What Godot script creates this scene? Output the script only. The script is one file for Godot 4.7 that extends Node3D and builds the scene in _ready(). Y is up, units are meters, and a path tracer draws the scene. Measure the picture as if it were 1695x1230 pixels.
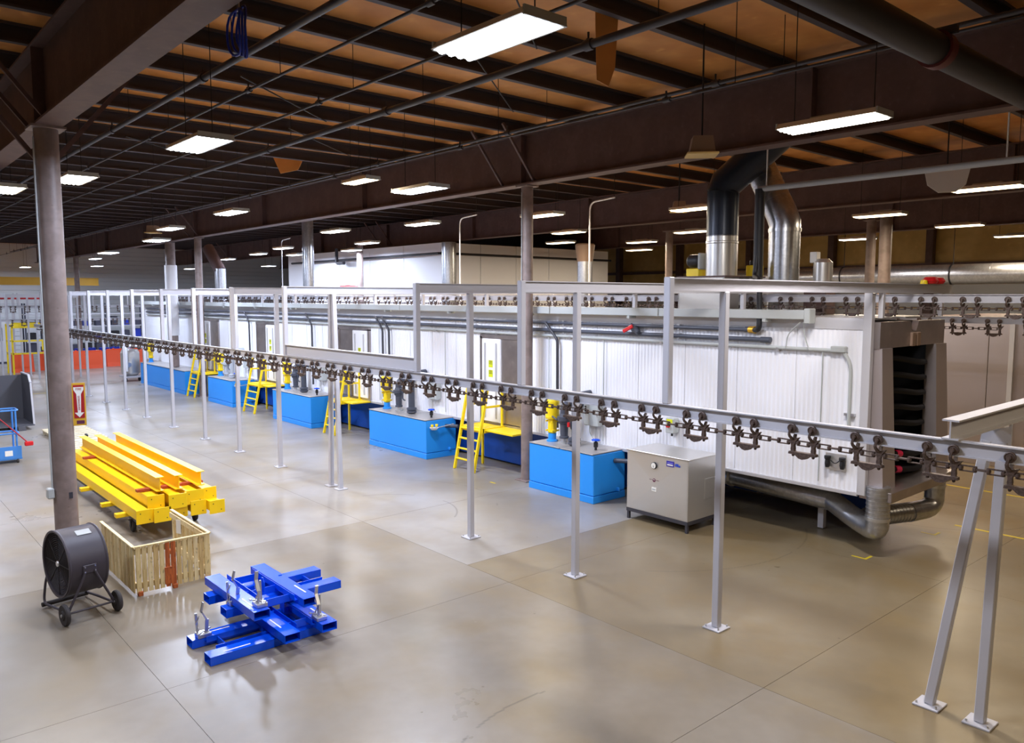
extends Node3D

const GIRDER_Z := [-2.5, -11.4, -20.3, -29.2]
const FRAME_X := [-5.33, -7.72, -10.145, -14.75, -17.42, -19.84, -22.28, -24.95, -27.6, -30.0, -32.6, -35.2, -37.8]
const RAIL_Z := -6.9
const PITCH := 0.6096
var M := {}
var used := {}
var rng := RandomNumberGenerator.new()


# ---------------------------------------------------------------- mesh builder
class MB:
	var v := PackedVector3Array()
	var n := PackedVector3Array()

	func tri(a: Vector3, b: Vector3, c: Vector3, na: Vector3, nb: Vector3, nc: Vector3) -> void:
		if (b - a).cross(c - a).dot(na + nb + nc) > 0.0:
			v.append(a); v.append(c); v.append(b)
			n.append(na); n.append(nc); n.append(nb)
		else:
			v.append(a); v.append(b); v.append(c)
			n.append(na); n.append(nb); n.append(nc)

	func quad(a: Vector3, b: Vector3, c: Vector3, d: Vector3, nn: Vector3) -> void:
		tri(a, b, c, nn, nn, nn)
		tri(a, c, d, nn, nn, nn)

	func quads(a: Vector3, b: Vector3, c: Vector3, d: Vector3, na: Vector3, nb: Vector3, nc: Vector3, nd: Vector3) -> void:
		tri(a, b, c, na, nb, nc)
		tri(a, c, d, na, nc, nd)

	func box(c: Vector3, s: Vector3, bs := Basis.IDENTITY, ch := 0.0) -> MB:
		var h := s * 0.5
		ch = minf(ch, minf(h.x, minf(h.y, h.z)) * 0.6)
		for ax in 3:
			var u := (ax + 1) % 3
			var w := (ax + 2) % 3
			for sg in [-1.0, 1.0]:
				var nn := Vector3.ZERO
				nn[ax] = sg
				var ps := []
				for k in [[-1, -1], [1, -1], [1, 1], [-1, 1]]:
					var p := Vector3.ZERO
					p[ax] = sg * h[ax]
					p[u] = k[0] * (h[u] - ch)
					p[w] = k[1] * (h[w] - ch)
					ps.append(c + bs * p)
				quad(ps[0], ps[1], ps[2], ps[3], bs * nn)
		if ch > 0.0:
			for ax in 3:
				var u := (ax + 1) % 3
				var w := (ax + 2) % 3
				for su in [-1.0, 1.0]:
					for sw in [-1.0, 1.0]:
						var nn := Vector3.ZERO
						nn[u] = su
						nn[w] = sw
						nn = nn.normalized()
						var ps := []
						for k in [[-1, 0], [1, 0], [1, 1], [-1, 1]]:
							var p := Vector3.ZERO
							p[ax] = k[0] * (h[ax] - ch)
							p[u] = su * (h[u] - (ch if k[1] == 1 else 0.0))
							p[w] = sw * (h[w] - (0.0 if k[1] == 1 else ch))
							ps.append(c + bs * p)
						quad(ps[0], ps[1], ps[2], ps[3], bs * nn)
			for sx in [-1.0, 1.0]:
				for sy in [-1.0, 1.0]:
					for sz in [-1.0, 1.0]:
						var sg := Vector3(sx, sy, sz)
						var nn := bs * sg.normalized()
						tri(c + bs * (sg * Vector3(h.x, h.y - ch, h.z - ch)), c + bs * (sg * Vector3(h.x - ch, h.y, h.z - ch)), c + bs * (sg * Vector3(h.x - ch, h.y - ch, h.z)), nn, nn, nn)
		return self

	# bar of section w (sideways) x t (upward) from p to q
	func bar(p: Vector3, q: Vector3, w: float, t: float, up := Vector3.UP, ch := 0.0) -> MB:
		var d := (q - p).normalized()
		if absf(d.dot(up)) > 0.98:
			up = Vector3.BACK
		var side := d.cross(up).normalized()
		var u2 := side.cross(d).normalized()
		return box((p + q) * 0.5, Vector3(w, t, (q - p).length()), Basis(side, u2, -d), ch)

	func tube(pts: Array, r: float, sides := 10, caps := true) -> MB:
		var fr := []
		var prev := Vector3.ZERO
		for i in pts.size():
			var a: Vector3 = pts[maxi(i - 1, 0)]
			var b: Vector3 = pts[mini(i + 1, pts.size() - 1)]
			var d := (b - a).normalized()
			if i == 0:
				prev = d.cross(Vector3.UP if absf(d.y) < 0.9 else Vector3.RIGHT).normalized()
			else:
				prev = (prev - d * prev.dot(d)).normalized()
			fr.append([pts[i], prev, d.cross(prev).normalized(), d])
		for i in fr.size() - 1:
			for k in sides:
				var a0 := TAU * k / sides
				var a1 := TAU * (k + 1) / sides
				var f: Array = fr[i]
				var g: Array = fr[i + 1]
				var n00: Vector3 = f[1] * cos(a0) + f[2] * sin(a0)
				var n01: Vector3 = f[1] * cos(a1) + f[2] * sin(a1)
				var n10: Vector3 = g[1] * cos(a0) + g[2] * sin(a0)
				var n11: Vector3 = g[1] * cos(a1) + g[2] * sin(a1)
				quads(f[0] + n00 * r, f[0] + n01 * r, g[0] + n11 * r, g[0] + n10 * r, n00, n01, n11, n10)
		if caps:
			for e in [0, fr.size() - 1]:
				var f: Array = fr[e]
				var nn: Vector3 = f[3] * (-1.0 if e == 0 else 1.0)
				for k in sides:
					var a0 := TAU * k / sides
					var a1 := TAU * (k + 1) / sides
					tri(f[0], f[0] + (f[1] * cos(a0) + f[2] * sin(a0)) * r, f[0] + (f[1] * cos(a1) + f[2] * sin(a1)) * r, nn, nn, nn)
		return self

	# profile of [radius, height] turned about the axis of xf's y
	func lathe(pr: Array, sides := 20, xf := Transform3D.IDENTITY) -> MB:
		for i in pr.size() - 1:
			var r0: float = pr[i][0]
			var y0: float = pr[i][1]
			var r1: float = pr[i + 1][0]
			var y1: float = pr[i + 1][1]
			var nr := Vector2(y1 - y0, r0 - r1).normalized()
			if nr == Vector2.ZERO:
				continue
			for k in sides:
				var a0 := TAU * k / sides
				var a1 := TAU * (k + 1) / sides
				var d0 := Vector3(cos(a0), 0, sin(a0))
				var d1 := Vector3(cos(a1), 0, sin(a1))
				var n0 := xf.basis * (d0 * nr.x + Vector3.UP * nr.y)
				var n1 := xf.basis * (d1 * nr.x + Vector3.UP * nr.y)
				quads(xf * (d0 * r0 + Vector3.UP * y0), xf * (d1 * r0 + Vector3.UP * y0), xf * (d1 * r1 + Vector3.UP * y1), xf * (d0 * r1 + Vector3.UP * y1), n0, n1, n1, n0)
		return self

	# 2D outline (x, y of xf) extruded along xf's z by depth, centred
	func prism(poly: PackedVector2Array, depth: float, xf := Transform3D.IDENTITY) -> MB:
		if Geometry2D.is_polygon_clockwise(poly):
			poly.reverse()
		var ix := Geometry2D.triangulate_polygon(poly)
		var h := depth * 0.5
		for s in [-1.0, 1.0]:
			var nn: Vector3 = xf.basis * Vector3(0, 0, s)
			for i in range(0, ix.size(), 3):
				var p := []
				for k in 3:
					p.append(xf * Vector3(poly[ix[i + k]].x, poly[ix[i + k]].y, s * h))
				tri(p[0], p[1], p[2], nn, nn, nn)
		for i in poly.size():
			var a := poly[i]
			var b := poly[(i + 1) % poly.size()]
			var e := (b - a).normalized()
			quad(xf * Vector3(a.x, a.y, -h), xf * Vector3(b.x, b.y, -h), xf * Vector3(b.x, b.y, h), xf * Vector3(a.x, a.y, h), xf.basis * Vector3(e.y, -e.x, 0))
		return self

	# I-section of height hh, flange width fw from p to q
	func ibeam(p: Vector3, q: Vector3, hh: float, fw: float, tf: float, tw: float) -> MB:
		var d := (q - p).normalized()
		var side := d.cross(Vector3.UP).normalized()
		var c := (p + q) * 0.5
		var l := (q - p).length()
		var a := fw / 2
		var b := tw / 2
		var y := hh / 2
		var o := PackedVector2Array([Vector2(-a, -y), Vector2(a, -y), Vector2(a, -y + tf), Vector2(b, -y + tf), Vector2(b, y - tf), Vector2(a, y - tf), Vector2(a, y), Vector2(-a, y), Vector2(-a, y - tf), Vector2(-b, y - tf), Vector2(-b, -y + tf), Vector2(-a, -y + tf)])
		return prism(o, l, Transform3D(Basis(side, Vector3.UP, side.cross(Vector3.UP)), c))

	func mesh() -> ArrayMesh:
		var arr := []
		arr.resize(Mesh.ARRAY_MAX)
		arr[Mesh.ARRAY_VERTEX] = v
		arr[Mesh.ARRAY_NORMAL] = n
		var m := ArrayMesh.new()
		m.add_surface_from_arrays(Mesh.PRIMITIVE_TRIANGLES, arr)
		return m


# ---------------------------------------------------------------- scene helpers
func numbered(called: String) -> String:
	if not used.has(called):
		used[called] = 0
		return called
	used[called] += 1
	return "%s_%03d" % [called, used[called]]


func thing(called: String, label: String, category: String, at := Vector3.ZERO, group := "", turn := 0.0) -> Node3D:
	var o := Node3D.new()
	o.name = numbered(called)
	add_child(o)
	o.position = at
	o.rotation.y = turn
	tag(o, label, category, group)
	return o


func tag(o: Node3D, label: String, category: String, group := "", kind := "") -> Node3D:
	o.set_meta("label", label)
	o.set_meta("category", category)
	if group:
		o.set_meta("group", group)
	if kind:
		o.set_meta("kind", kind)
	return o


func part(parent: Node, called: String, mesh: Mesh, mat: Material, at := Vector3.ZERO, label := "") -> MeshInstance3D:
	var o := MeshInstance3D.new()
	o.name = called
	o.mesh = mesh
	o.material_override = mat
	o.position = at
	o.cast_shadow = GeometryInstance3D.SHADOW_CASTING_SETTING_ON
	parent.add_child(o, true)
	if label:
		o.set_meta("label", label)
	return o


func single(called: String, mesh: Mesh, mat: Material, label: String, category: String, at := Vector3.ZERO, group := "", kind := "") -> MeshInstance3D:
	var o := part(self, numbered(called), mesh, mat, at)
	tag(o, label, category, group, kind)
	return o


func struct(called: String, mesh: Mesh, mat: Material, label: String, category: String) -> MeshInstance3D:
	return single(called, mesh, mat, label, category, Vector3.ZERO, "", "structure")


func copy(o: Node3D, at: Vector3, label := "", turn := 0.0) -> Node3D:
	var c: Node3D = o.duplicate()
	var base := str(o.name)
	c.name = numbered(base)
	add_child(c)
	c.position = at
	c.rotation.y = turn
	if label:
		c.set_meta("label", label)
	return c


func bx(s: Vector3, ch := 0.0) -> ArrayMesh:
	return MB.new().box(Vector3.ZERO, s, Basis.IDENTITY, ch).mesh()


func rect2(x0: float, y0: float, x1: float, y1: float) -> PackedVector2Array:
	return PackedVector2Array([Vector2(x0, y0), Vector2(x1, y0), Vector2(x1, y1), Vector2(x0, y1)])


func rounded(pts: Array, r: float, steps := 6) -> Array:
	var o := [pts[0]]
	for i in range(1, pts.size() - 1):
		var p: Vector3 = pts[i]
		var a: Vector3 = p + (pts[i - 1] - p).normalized() * minf(r, (pts[i - 1] - p).length() * 0.49)
		var b: Vector3 = p + (pts[i + 1] - p).normalized() * minf(r, (pts[i + 1] - p).length() * 0.49)
		for k in steps + 1:
			var t := float(k) / steps
			o.append(a.lerp(p, t).lerp(p.lerp(b, t), t))
	o.append(pts[-1])
	return o


func spiral_duct(pts: Array, r: float, seam := 0.12) -> ArrayMesh:
	# round duct with the raised seams of lock-formed sheet
	var m := MB.new().tube(pts, r, 24)
	for i in pts.size() - 1:
		var a: Vector3 = pts[i]
		var b: Vector3 = pts[i + 1]
		var l := (b - a).length()
		var d := (b - a) / l
		for k in int(l / seam):
			var c := a + d * (k + 0.5) * seam
			m.tube([c - d * 0.006, c + d * 0.006], r + 0.006, 24, true)
	return m.mesh()


# ---------------------------------------------------------------- materials
func flat(c: Color, rough := 0.6, metal := 0.0, spec := 0.5) -> StandardMaterial3D:
	var m := StandardMaterial3D.new()
	m.albedo_color = c
	m.roughness = rough
	m.metallic = metal
	m.metallic_specular = spec
	return m


func c8(r: int, g: int, b: int) -> Color:
	return Color8(r, g, b)


func noise_image(size: int, seed_: int, freq: float, oct: int, stretch := Vector2.ONE) -> Image:
	var f := FastNoiseLite.new()
	f.seed = seed_
	f.frequency = freq
	f.fractal_octaves = oct
	f.noise_type = FastNoiseLite.TYPE_SIMPLEX_SMOOTH
	var im := f.get_seamless_image(size, size)
	if stretch != Vector2.ONE:
		im.resize(int(size * stretch.x), int(size * stretch.y), Image.INTERPOLATE_CUBIC)
	return im


# colour image mixed from two noises: base colour a, second colour b, specks of colour c
func mottled(size: int, seed_: int, a: Color, b: Color, c: Color, f0: float, f1: float, speck := 0.75) -> ImageTexture:
	var n0 := noise_image(size, seed_, f0, 4)
	var n1 := noise_image(size, seed_ + 7, f1, 3)
	var im := Image.create(size, size, true, Image.FORMAT_RGB8)
	for y in size:
		for x in size:
			var t := n0.get_pixel(x, y).r
			var u := n1.get_pixel(x, y).r
			var k := a.lerp(b, smoothstep(0.3, 0.75, t))
			k = k.lerp(c, smoothstep(speck, speck + 0.2, u) * 0.6)
			k = k * (0.96 + 0.08 * u)
			im.set_pixel(x, y, k)
	im.generate_mipmaps()
	return ImageTexture.create_from_image(im)


func triplanar(m: StandardMaterial3D, tex: Texture2D, scale: Vector3, world := true) -> StandardMaterial3D:
	m.albedo_texture = tex
	m.uv1_triplanar = true
	m.uv1_world_triplanar = world
	m.uv1_scale = scale
	return m


func floor_texture() -> Array:
	# old sealed concrete: cloudy mottling, ochre stains, tyre arcs, specks
	var size := 1024
	var n0 := noise_image(size, 11, 0.006, 5)
	var n1 := noise_image(size, 23, 0.014, 5)
	var n2 := noise_image(size, 31, 0.09, 3)
	var im := Image.create(size, size, true, Image.FORMAT_RGB8)
	var ro := Image.create(size, size, true, Image.FORMAT_RGB8)
	var a := c8(236, 233, 228)
	var b := c8(206, 198, 184)
	var ochre := c8(218, 196, 150)
	for y in size:
		for x in size:
			var p := n0.get_pixel(x, y).r
			var q := n1.get_pixel(x, y).r
			var s := n2.get_pixel(x, y).r
			var k := a.lerp(b, smoothstep(0.15, 0.85, p))
			k = k.lerp(ochre, smoothstep(0.35, 0.95, q) * 0.4)
			k = k * (0.975 + 0.05 * s)
			im.set_pixel(x, y, k)
			var r := 0.25 + 0.12 * p + 0.04 * s
			ro.set_pixel(x, y, Color(r, r, r))
	# tyre marks: thin, slightly darker arcs
	for t in [[0.38, 0.62, 0.07], [0.36, 0.6, 0.105], [0.7, 0.2, 0.09], [0.2, 0.3, 0.12], [0.82, 0.75, 0.1], [0.55, 0.45, 0.14]]:
		for k in 3000:
			var ang: float = 2.2 * k / 3000.0 + float(t[0]) * 9.0
			var x := int((float(t[0]) + cos(ang) * float(t[2])) * size) % size
			var y := int((float(t[1]) + sin(ang) * float(t[2])) * size) % size
			if n1.get_pixel(x, y).r > 0.4:
				im.set_pixel(x, y, im.get_pixel(x, y) * 0.985)
	for k in 160:
		var x := rng.randi_range(0, size - 2)
		var y := rng.randi_range(0, size - 2)
		im.set_pixel(x, y, im.get_pixel(x, y).lerp(c8(110, 96, 82) if k % 3 else Color.WHITE, 0.6))
	im.generate_mipmaps()
	ro.generate_mipmaps()
	return [ImageTexture.create_from_image(im), ImageTexture.create_from_image(ro)]


func materials() -> void:
	var ft := floor_texture()
	# three pours of concrete: grey, warm grey, tan
	var tones := [c8(166, 163, 160), c8(149, 142, 131), c8(147, 135, 111)]
	M.concrete = []
	for c in tones:
		var m := flat(c, 1.0)
		triplanar(m, ft[0], Vector3.ONE / 20.0)
		m.roughness_texture = ft[1]
		m.metallic_specular = 0.45
		M.concrete.append(m)
	M.joint = flat(c8(112, 104, 93), 0.9)
	M.deck = triplanar(flat(Color.WHITE, 0.55), mottled(256, 3, c8(214, 150, 82), c8(200, 134, 68), c8(224, 168, 98), 0.01, 0.03), Vector3(0.25, 0.25, 0.25))
	M.girder = triplanar(flat(Color.WHITE, 0.6), mottled(256, 5, c8(96, 74, 70), c8(88, 67, 64), c8(104, 84, 78), 0.012, 0.05), Vector3(0.6, 0.6, 0.6))
	M.purlin = flat(c8(66, 60, 64), 0.6)
	M.main_pipe = flat(c8(42, 39, 43), 0.5)
	M.dark_pipe = flat(c8(58, 57, 64), 0.45)
	M.column = triplanar(flat(Color.WHITE, 0.5), mottled(256, 9, c8(138, 122, 116), c8(124, 108, 101), c8(94, 80, 71), 0.015, 0.06, 0.82), Vector3(0.7, 0.7, 0.7))
	M.dull_brown = flat(c8(136, 112, 94), 0.55)
	M.grey_paint = flat(c8(186, 185, 190), 0.42)
	M.white_panel = flat(c8(236, 237, 242), 0.32)
	M.white_paint = flat(c8(236, 236, 238), 0.45)
	M.stainless = triplanar(flat(Color.WHITE, 0.32, 0.88), mottled(256, 14, c8(176, 167, 164), c8(166, 157, 154), c8(184, 176, 172), 0.006, 0.02), Vector3(0.5, 0.5, 0.5))
	M.shroud = flat(c8(190, 180, 178), 0.36, 0.72)
	M.tunnel_shade = flat(c8(34, 36, 42), 0.6)  # near black, carries the shade inside the tunnel mouth
	M.stainless_bright = flat(c8(210, 208, 204), 0.3, 0.7)
	M.lid = flat(c8(182, 178, 174), 0.36, 0.45)
	M.galvanised = triplanar(flat(Color.WHITE, 0.3, 0.92), mottled(256, 17, c8(192, 194, 198), c8(180, 182, 187), c8(206, 208, 212), 0.02, 0.05, 0.6), Vector3(1.0, 1.0, 1.0))
	M.zinc = flat(c8(205, 206, 208), 0.28, 0.85)
	M.trim = flat(c8(198, 197, 200), 0.4, 0.3)
	M.tank = flat(c8(36, 146, 236), 0.42)
	M.tank_dark = flat(c8(14, 70, 160), 0.5)
	M.yellow = flat(c8(246, 214, 20), 0.45)
	M.beam_yellow = flat(c8(253, 208, 6), 0.45)
	M.blue = flat(c8(8, 84, 228), 0.22)
	M.rust_red = flat(c8(168, 72, 34), 0.7)
	M.chain = triplanar(flat(Color.WHITE, 0.48, 0.3), mottled(128, 21, c8(98, 82, 74), c8(78, 64, 58), c8(128, 104, 84), 0.05, 0.15), Vector3(6, 6, 6), false)
	M.fan = flat(c8(64, 58, 64), 0.5)
	M.fan_inside = flat(c8(40, 34, 35), 0.6)
	M.rubber = flat(c8(52, 47, 46), 0.75)
	M.black = flat(c8(24, 24, 28), 0.55)
	M.pitch_black = flat(c8(12, 12, 15), 0.6, 0.0, 0.3)
	M.duct_dark = flat(c8(44, 52, 66), 0.32, 0.2)
	M.valve_grey = flat(c8(70, 74, 86), 0.45)
	M.pvc = flat(c8(172, 176, 182), 0.4)
	M.red = flat(c8(206, 26, 34), 0.4)
	M.magenta = flat(c8(214, 20, 80), 0.35)
	M.brass = flat(c8(220, 170, 50), 0.35, 0.6)
	M.box_grey = flat(c8(178, 182, 180), 0.45)
	M.orange = flat(c8(228, 78, 22), 0.5)
	M.siding = flat(c8(206, 210, 212), 0.55)
	M.cream = triplanar(flat(Color.WHITE, 0.6), mottled(256, 27, c8(216, 186, 118), c8(200, 168, 100), c8(224, 198, 134), 0.01, 0.05), Vector3(0.15, 0.15, 0.15))
	M.room_white = flat(c8(232, 233, 236), 0.5)
	M.barrel = flat(c8(24, 52, 170), 0.4)
	M.sky_blue = flat(c8(66, 134, 210), 0.45)
	M.paper = flat(c8(236, 234, 226), 0.7)
	M.sign_yellow = flat(c8(214, 166, 46), 0.5)
	M.sign_red = flat(c8(168, 26, 32), 0.5)
	M.label_yellow = flat(c8(214, 222, 20), 0.5)
	M.ink = flat(c8(52, 52, 30), 0.6)
	M.logo_blue = flat(c8(40, 70, 180), 0.4)
	M.logo_deep = flat(c8(52, 44, 150), 0.4)
	M.maroon = flat(c8(100, 44, 70), 0.5)
	M.tape = flat(c8(206, 184, 40), 0.5)
	M.rack_dark = flat(c8(62, 62, 76), 0.6)
	M.bin = flat(c8(84, 84, 90), 0.6)
	M.machine = flat(c8(206, 206, 204), 0.5)
	var woods := []
	var wc := [[c8(228, 206, 150), c8(214, 188, 128)], [c8(222, 200, 146), c8(200, 174, 116)], [c8(234, 216, 168), c8(220, 196, 142)], [c8(214, 186, 126), c8(194, 162, 104)]]
	for i in 4:
		woods.append(triplanar(flat(Color.WHITE, 0.7), wood_image(40 + i, wc[i][0], wc[i][1]), Vector3(1.4, 1.4, 1.4), false))
	M.wood = woods
	M.wood_orange = triplanar(flat(Color.WHITE, 0.65), wood_image(47, c8(196, 104, 44), c8(164, 78, 30)), Vector3(1.4, 1.4, 1.4), false)
	M.pallet = triplanar(flat(Color.WHITE, 0.75), wood_image(48, c8(228, 218, 190), c8(204, 190, 156)), Vector3(1.4, 1.4, 1.4), false)
	M.glow_cool = glow(Color(0.92, 0.95, 1.0), 9.0)
	M.glow_neutral = glow(Color(1.0, 0.97, 0.9), 9.0)
	M.glow_warm = glow(Color(1.0, 0.9, 0.72), 8.0)
	M.reflector = flat(c8(226, 224, 216), 0.3)


func wood_image(seed_: int, a: Color, b: Color) -> ImageTexture:
	var f := FastNoiseLite.new()
	f.seed = seed_
	f.frequency = 0.03
	f.fractal_octaves = 3
	var im := Image.create(128, 128, true, Image.FORMAT_RGB8)
	for y in 128:
		for x in 128:
			var t := 0.5 + 0.5 * f.get_noise_2d(x * 6.0, y * 0.35)
			var k := a.lerp(b, smoothstep(0.3, 0.7, t))
			if f.get_noise_2d(x * 1.7 + 900.0, y * 1.1) > 0.52:
				k = k.lerp(b * 0.7, 0.5)
			im.set_pixel(x, y, k)
	im.generate_mipmaps()
	return ImageTexture.create_from_image(im)


func glow(c: Color, e: float) -> StandardMaterial3D:
	var m := flat(Color.WHITE, 0.6)
	m.emission_enabled = true
	m.emission = c
	m.emission_energy_multiplier = e
	return m


# ---------------------------------------------------------------- main
func _ready() -> void:
	rng.seed = 20240
	view_and_air()
	materials()
	shell()
	roof_steel()
	columns()
	washer()
	front_conveyor()
	upper_conveyor()
	far_conveyor()
	lamps()
	tanks()
	ladders()
	cabinet()
	stacks_and_pipes()
	vestibule()
	foreground()
	far_side()
	small_things()


func view_and_air() -> void:
	var cam := Camera3D.new()
	cam.name = "camera"
	cam.fov = rad_to_deg(2.0 * atan(615.0 / 1305.0))
	cam.position = Vector3(0, 4, 0)
	cam.rotation = Vector3(deg_to_rad(-5.4), deg_to_rad(48.9), 0)
	cam.near = 0.05
	cam.far = 300.0
	add_child(cam)
	cam.current = true
	var e := Environment.new()
	e.background_mode = Environment.BG_COLOR
	e.background_color = Color(0.0, 0.0, 0.0)
	e.tonemap_mode = Environment.TONE_MAPPER_LINEAR
	e.tonemap_exposure = 1.0
	e.sdfgi_enabled = true
	e.ssao_enabled = true
	e.ssil_enabled = true
	var w := WorldEnvironment.new()
	w.name = "air"
	w.environment = e
	add_child(w)


# lamp positions: x, y, z, length, width, tone (0 cool, 1 neutral, 2 warm), brightness
const LAMPS := [
	[-4.84, 5.99, -4.06, 1.1, 0.42, 0, 1.0], [-10.75, 6.0, -3.89, 1.2, 0.46, 0, 1.0], [-15.3, 6.0, -3.4, 1.2, 0.46, 1, 0.9], [-17.6, 6.0, -2.75, 1.2, 0.46, 1, 0.9],
	[-12.2, 5.95, -8.4, 1.2, 0.46, 0, 1.7], [-13.2, 6.15, -7.75, 0.9, 0.3, 2, 0.35], [-4.62, 6.0, -8.96, 1.2, 0.4, 1, 1.25],
	[-18.8, 6.0, -7.5, 1.2, 0.4, 0, 1.9], [-24.4, 6.0, -7.9, 1.2, 0.46, 0, 2.1], [-29.0, 5.95, -8.9, 1.2, 0.6, 0, 2.2], [-37.5, 5.9, -9.5, 1.3, 0.6, 0, 1.9],
	[-5.4, 6.0, -16.4, 1.2, 0.4, 2, 0.45], [-8.9, 6.0, -19.8, 1.2, 0.4, 2, 0.7], [-8.7, 6.0, -24.4, 1.2, 0.4, 2, 0.7], [-13.0, 6.0, -27.3, 1.2, 0.4, 1, 0.8], [-8.9, 6.0, -29.8, 1.2, 0.4, 2, 0.8],
	[-11.0, 6.0, -15.15, 1.2, 0.4, 2, 0.7], [-14.9, 6.0, -20.4, 1.2, 0.4, 2, 0.7], [-14.4, 6.0, -13.55, 1.2, 0.4, 2, 0.7], [-17.6, 6.0, -17.7, 1.2, 0.4, 2, 0.7],
	[-21.1, 6.0, -20.8, 1.2, 0.4, 2, 0.7], [-18.9, 6.0, -22.8, 1.2, 0.4, 2, 0.7], [-22.1, 6.0, -26.5, 1.2, 0.4, 2, 0.7], [-18.2, 6.0, -12.6, 1.2, 0.4, 1, 0.8], [-22.0, 6.0, -12.0, 1.2, 0.4, 1, 0.8],
	[-26.0, 6.0, -15.5, 1.2, 0.4, 0, 0.9], [-31.0, 6.0, -14.5, 1.2, 0.4, 0, 0.9], [-36.0, 6.0, -15.6, 1.2, 0.4, 0, 0.9], [-42.0, 6.0, -16.5, 1.2, 0.4, 0, 0.9], [-30.5, 6.0, -17.4, 1.2, 0.4, 0, 1.8], [-35.5, 6.0, -17.2, 1.2, 0.4, 0, 1.6],  # last lamp is an addition that brightens the white enclosure face
	[-44.5, 6.0, -4.0, 1.2, 0.4, 0, 1.0], [-46.0, 6.0, -11.0, 1.2, 0.4, 0, 1.0], [-52.0, 5.9, -6.0, 1.2, 0.5, 0, 1.1], [-54.0, 5.9, -13.0, 1.2, 0.5, 0, 1.1], [-34.0, 6.0, -3.2, 1.2, 0.46, 0, 0.9], [-25.5, 6.0, -2.6, 1.2, 0.46, 0, 0.9], [-58.0, 5.9, -2.0, 1.2, 0.5, 0, 1.3], [-59.0, 5.9, -10.0, 1.2, 0.5, 0, 1.3], [-55.0, 5.9, -19.0, 1.2, 0.5, 0, 1.3], [-47.0, 5.9, -21.0, 1.2, 0.5, 0, 1.0], [-43.5, 5.9, -24.0, 1.2, 0.5, 0, 1.0], [-46.0, 5.9, 1.0, 1.2, 0.5, 0, 1.2],
	# over the gallery side, out of the picture: their light lies on the near floor
	[1.2, 6.0, -4.0, 1.2, 0.46, 2, 0.5], [-10.5, 6.0, 1.4, 1.2, 0.46, 0, 0.8], [-17.0, 6.0, 2.0, 1.2, 0.46, 0, 0.9], [-4.7, 6.0, 1.6, 1.2, 0.46, 1, 0.55], [1.2, 6.0, -9.2, 1.2, 0.46, 2, 0.3], [0.5, 6.0, -16.0, 1.2, 0.46, 2, 0.3],
]


func lamps() -> void:
	var label := ["lit cool white fluorescent high bay fixture hung from roof purlins", "lit neutral white fluorescent high bay fixture hung from roof purlins", "lit warm white fluorescent strip fixture hung from roof purlins"]
	var tone := [Color(0.84, 0.89, 1.0), Color(0.97, 0.95, 0.95), Color(1.0, 0.92, 0.8)]
	var mats := [M.glow_cool, M.glow_neutral, M.glow_warm]
	var own := {0: "big bright fluorescent fixture beside the hanging insulation flap", 1: "bright fluorescent fixture between the sprinkler pipes over the yellow beams", 4: "bright fluorescent fixture before the washer girder over the second tank", 5: "small dim fluorescent fixture just beside a brighter one before the washer girder", 6: "long fluorescent fixture beside the boxy loudspeaker before the washer girder"}
	for n in LAMPS.size():
		var a: Array = LAMPS[n]
		var l: float = a[3]
		var w: float = a[4]
		var t: int = a[5]
		var o := thing("high_bay_lamp", label[t], "ceiling lamp", Vector3(a[0], a[1], a[2]), ["cool high bay lamps", "neutral high bay lamps", "warm strip lamps"][t])
		if own.has(n):
			o.set_meta("label", own[n])
		# folded reflector housing
		var hx := w / 2
		var prof := PackedVector2Array([Vector2(-hx, 0), Vector2(-hx - 0.02, 0), Vector2(-hx + 0.03, 0.065), Vector2(hx - 0.03, 0.065), Vector2(hx + 0.02, 0), Vector2(hx, 0), Vector2(hx - 0.035, 0.055), Vector2(-hx + 0.035, 0.055)])
		part(o, "reflector", MB.new().prism(prof, l, Transform3D(Basis(Vector3.BACK, Vector3.UP, Vector3.LEFT), Vector3.ZERO)).mesh(), M.reflector)
		var nt := 6 if w > 0.42 else 4
		for k in nt:
			var z := (k - (nt - 1) * 0.5) * (w - 0.04) / nt
			part(o, "tube", MB.new().tube([Vector3(-l / 2 + 0.02, 0.016, z), Vector3(l / 2 - 0.02, 0.016, z)], (w - 0.04) / nt * 0.46, 10).mesh(), mats[t])
		for s in [-1.0, 1.0]:
			part(o, "end_plate", bx(Vector3(0.02, 0.07, w)), M.box_grey, Vector3(s * l / 2, 0.03, 0))
			part(o, "hanger_wire", MB.new().tube([Vector3(s * l * 0.4, 0.065, 0), Vector3(s * l * 0.4, 7.665 - float(a[1]), 0)], 0.006, 5).mesh(), M.black)
		part(o, "ballast_box", bx(Vector3(0.5, 0.04, 0.14), 0.01), M.box_grey, Vector3(0, 0.085, 0))
		var al := AreaLight3D.new()
		al.name = "lamp_light"
		al.area_size = Vector2(l, w)
		al.light_color = tone[t]
		al.light_energy = LAMP_E * float(a[6])
		al.rotation.x = -PI / 2
		al.position.y = -0.045
		al.area_range = 60.0
		al.area_attenuation = 2.0
		al.shadow_enabled = true
		o.add_child(al, true)

const LAMP_E := 22.0


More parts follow.
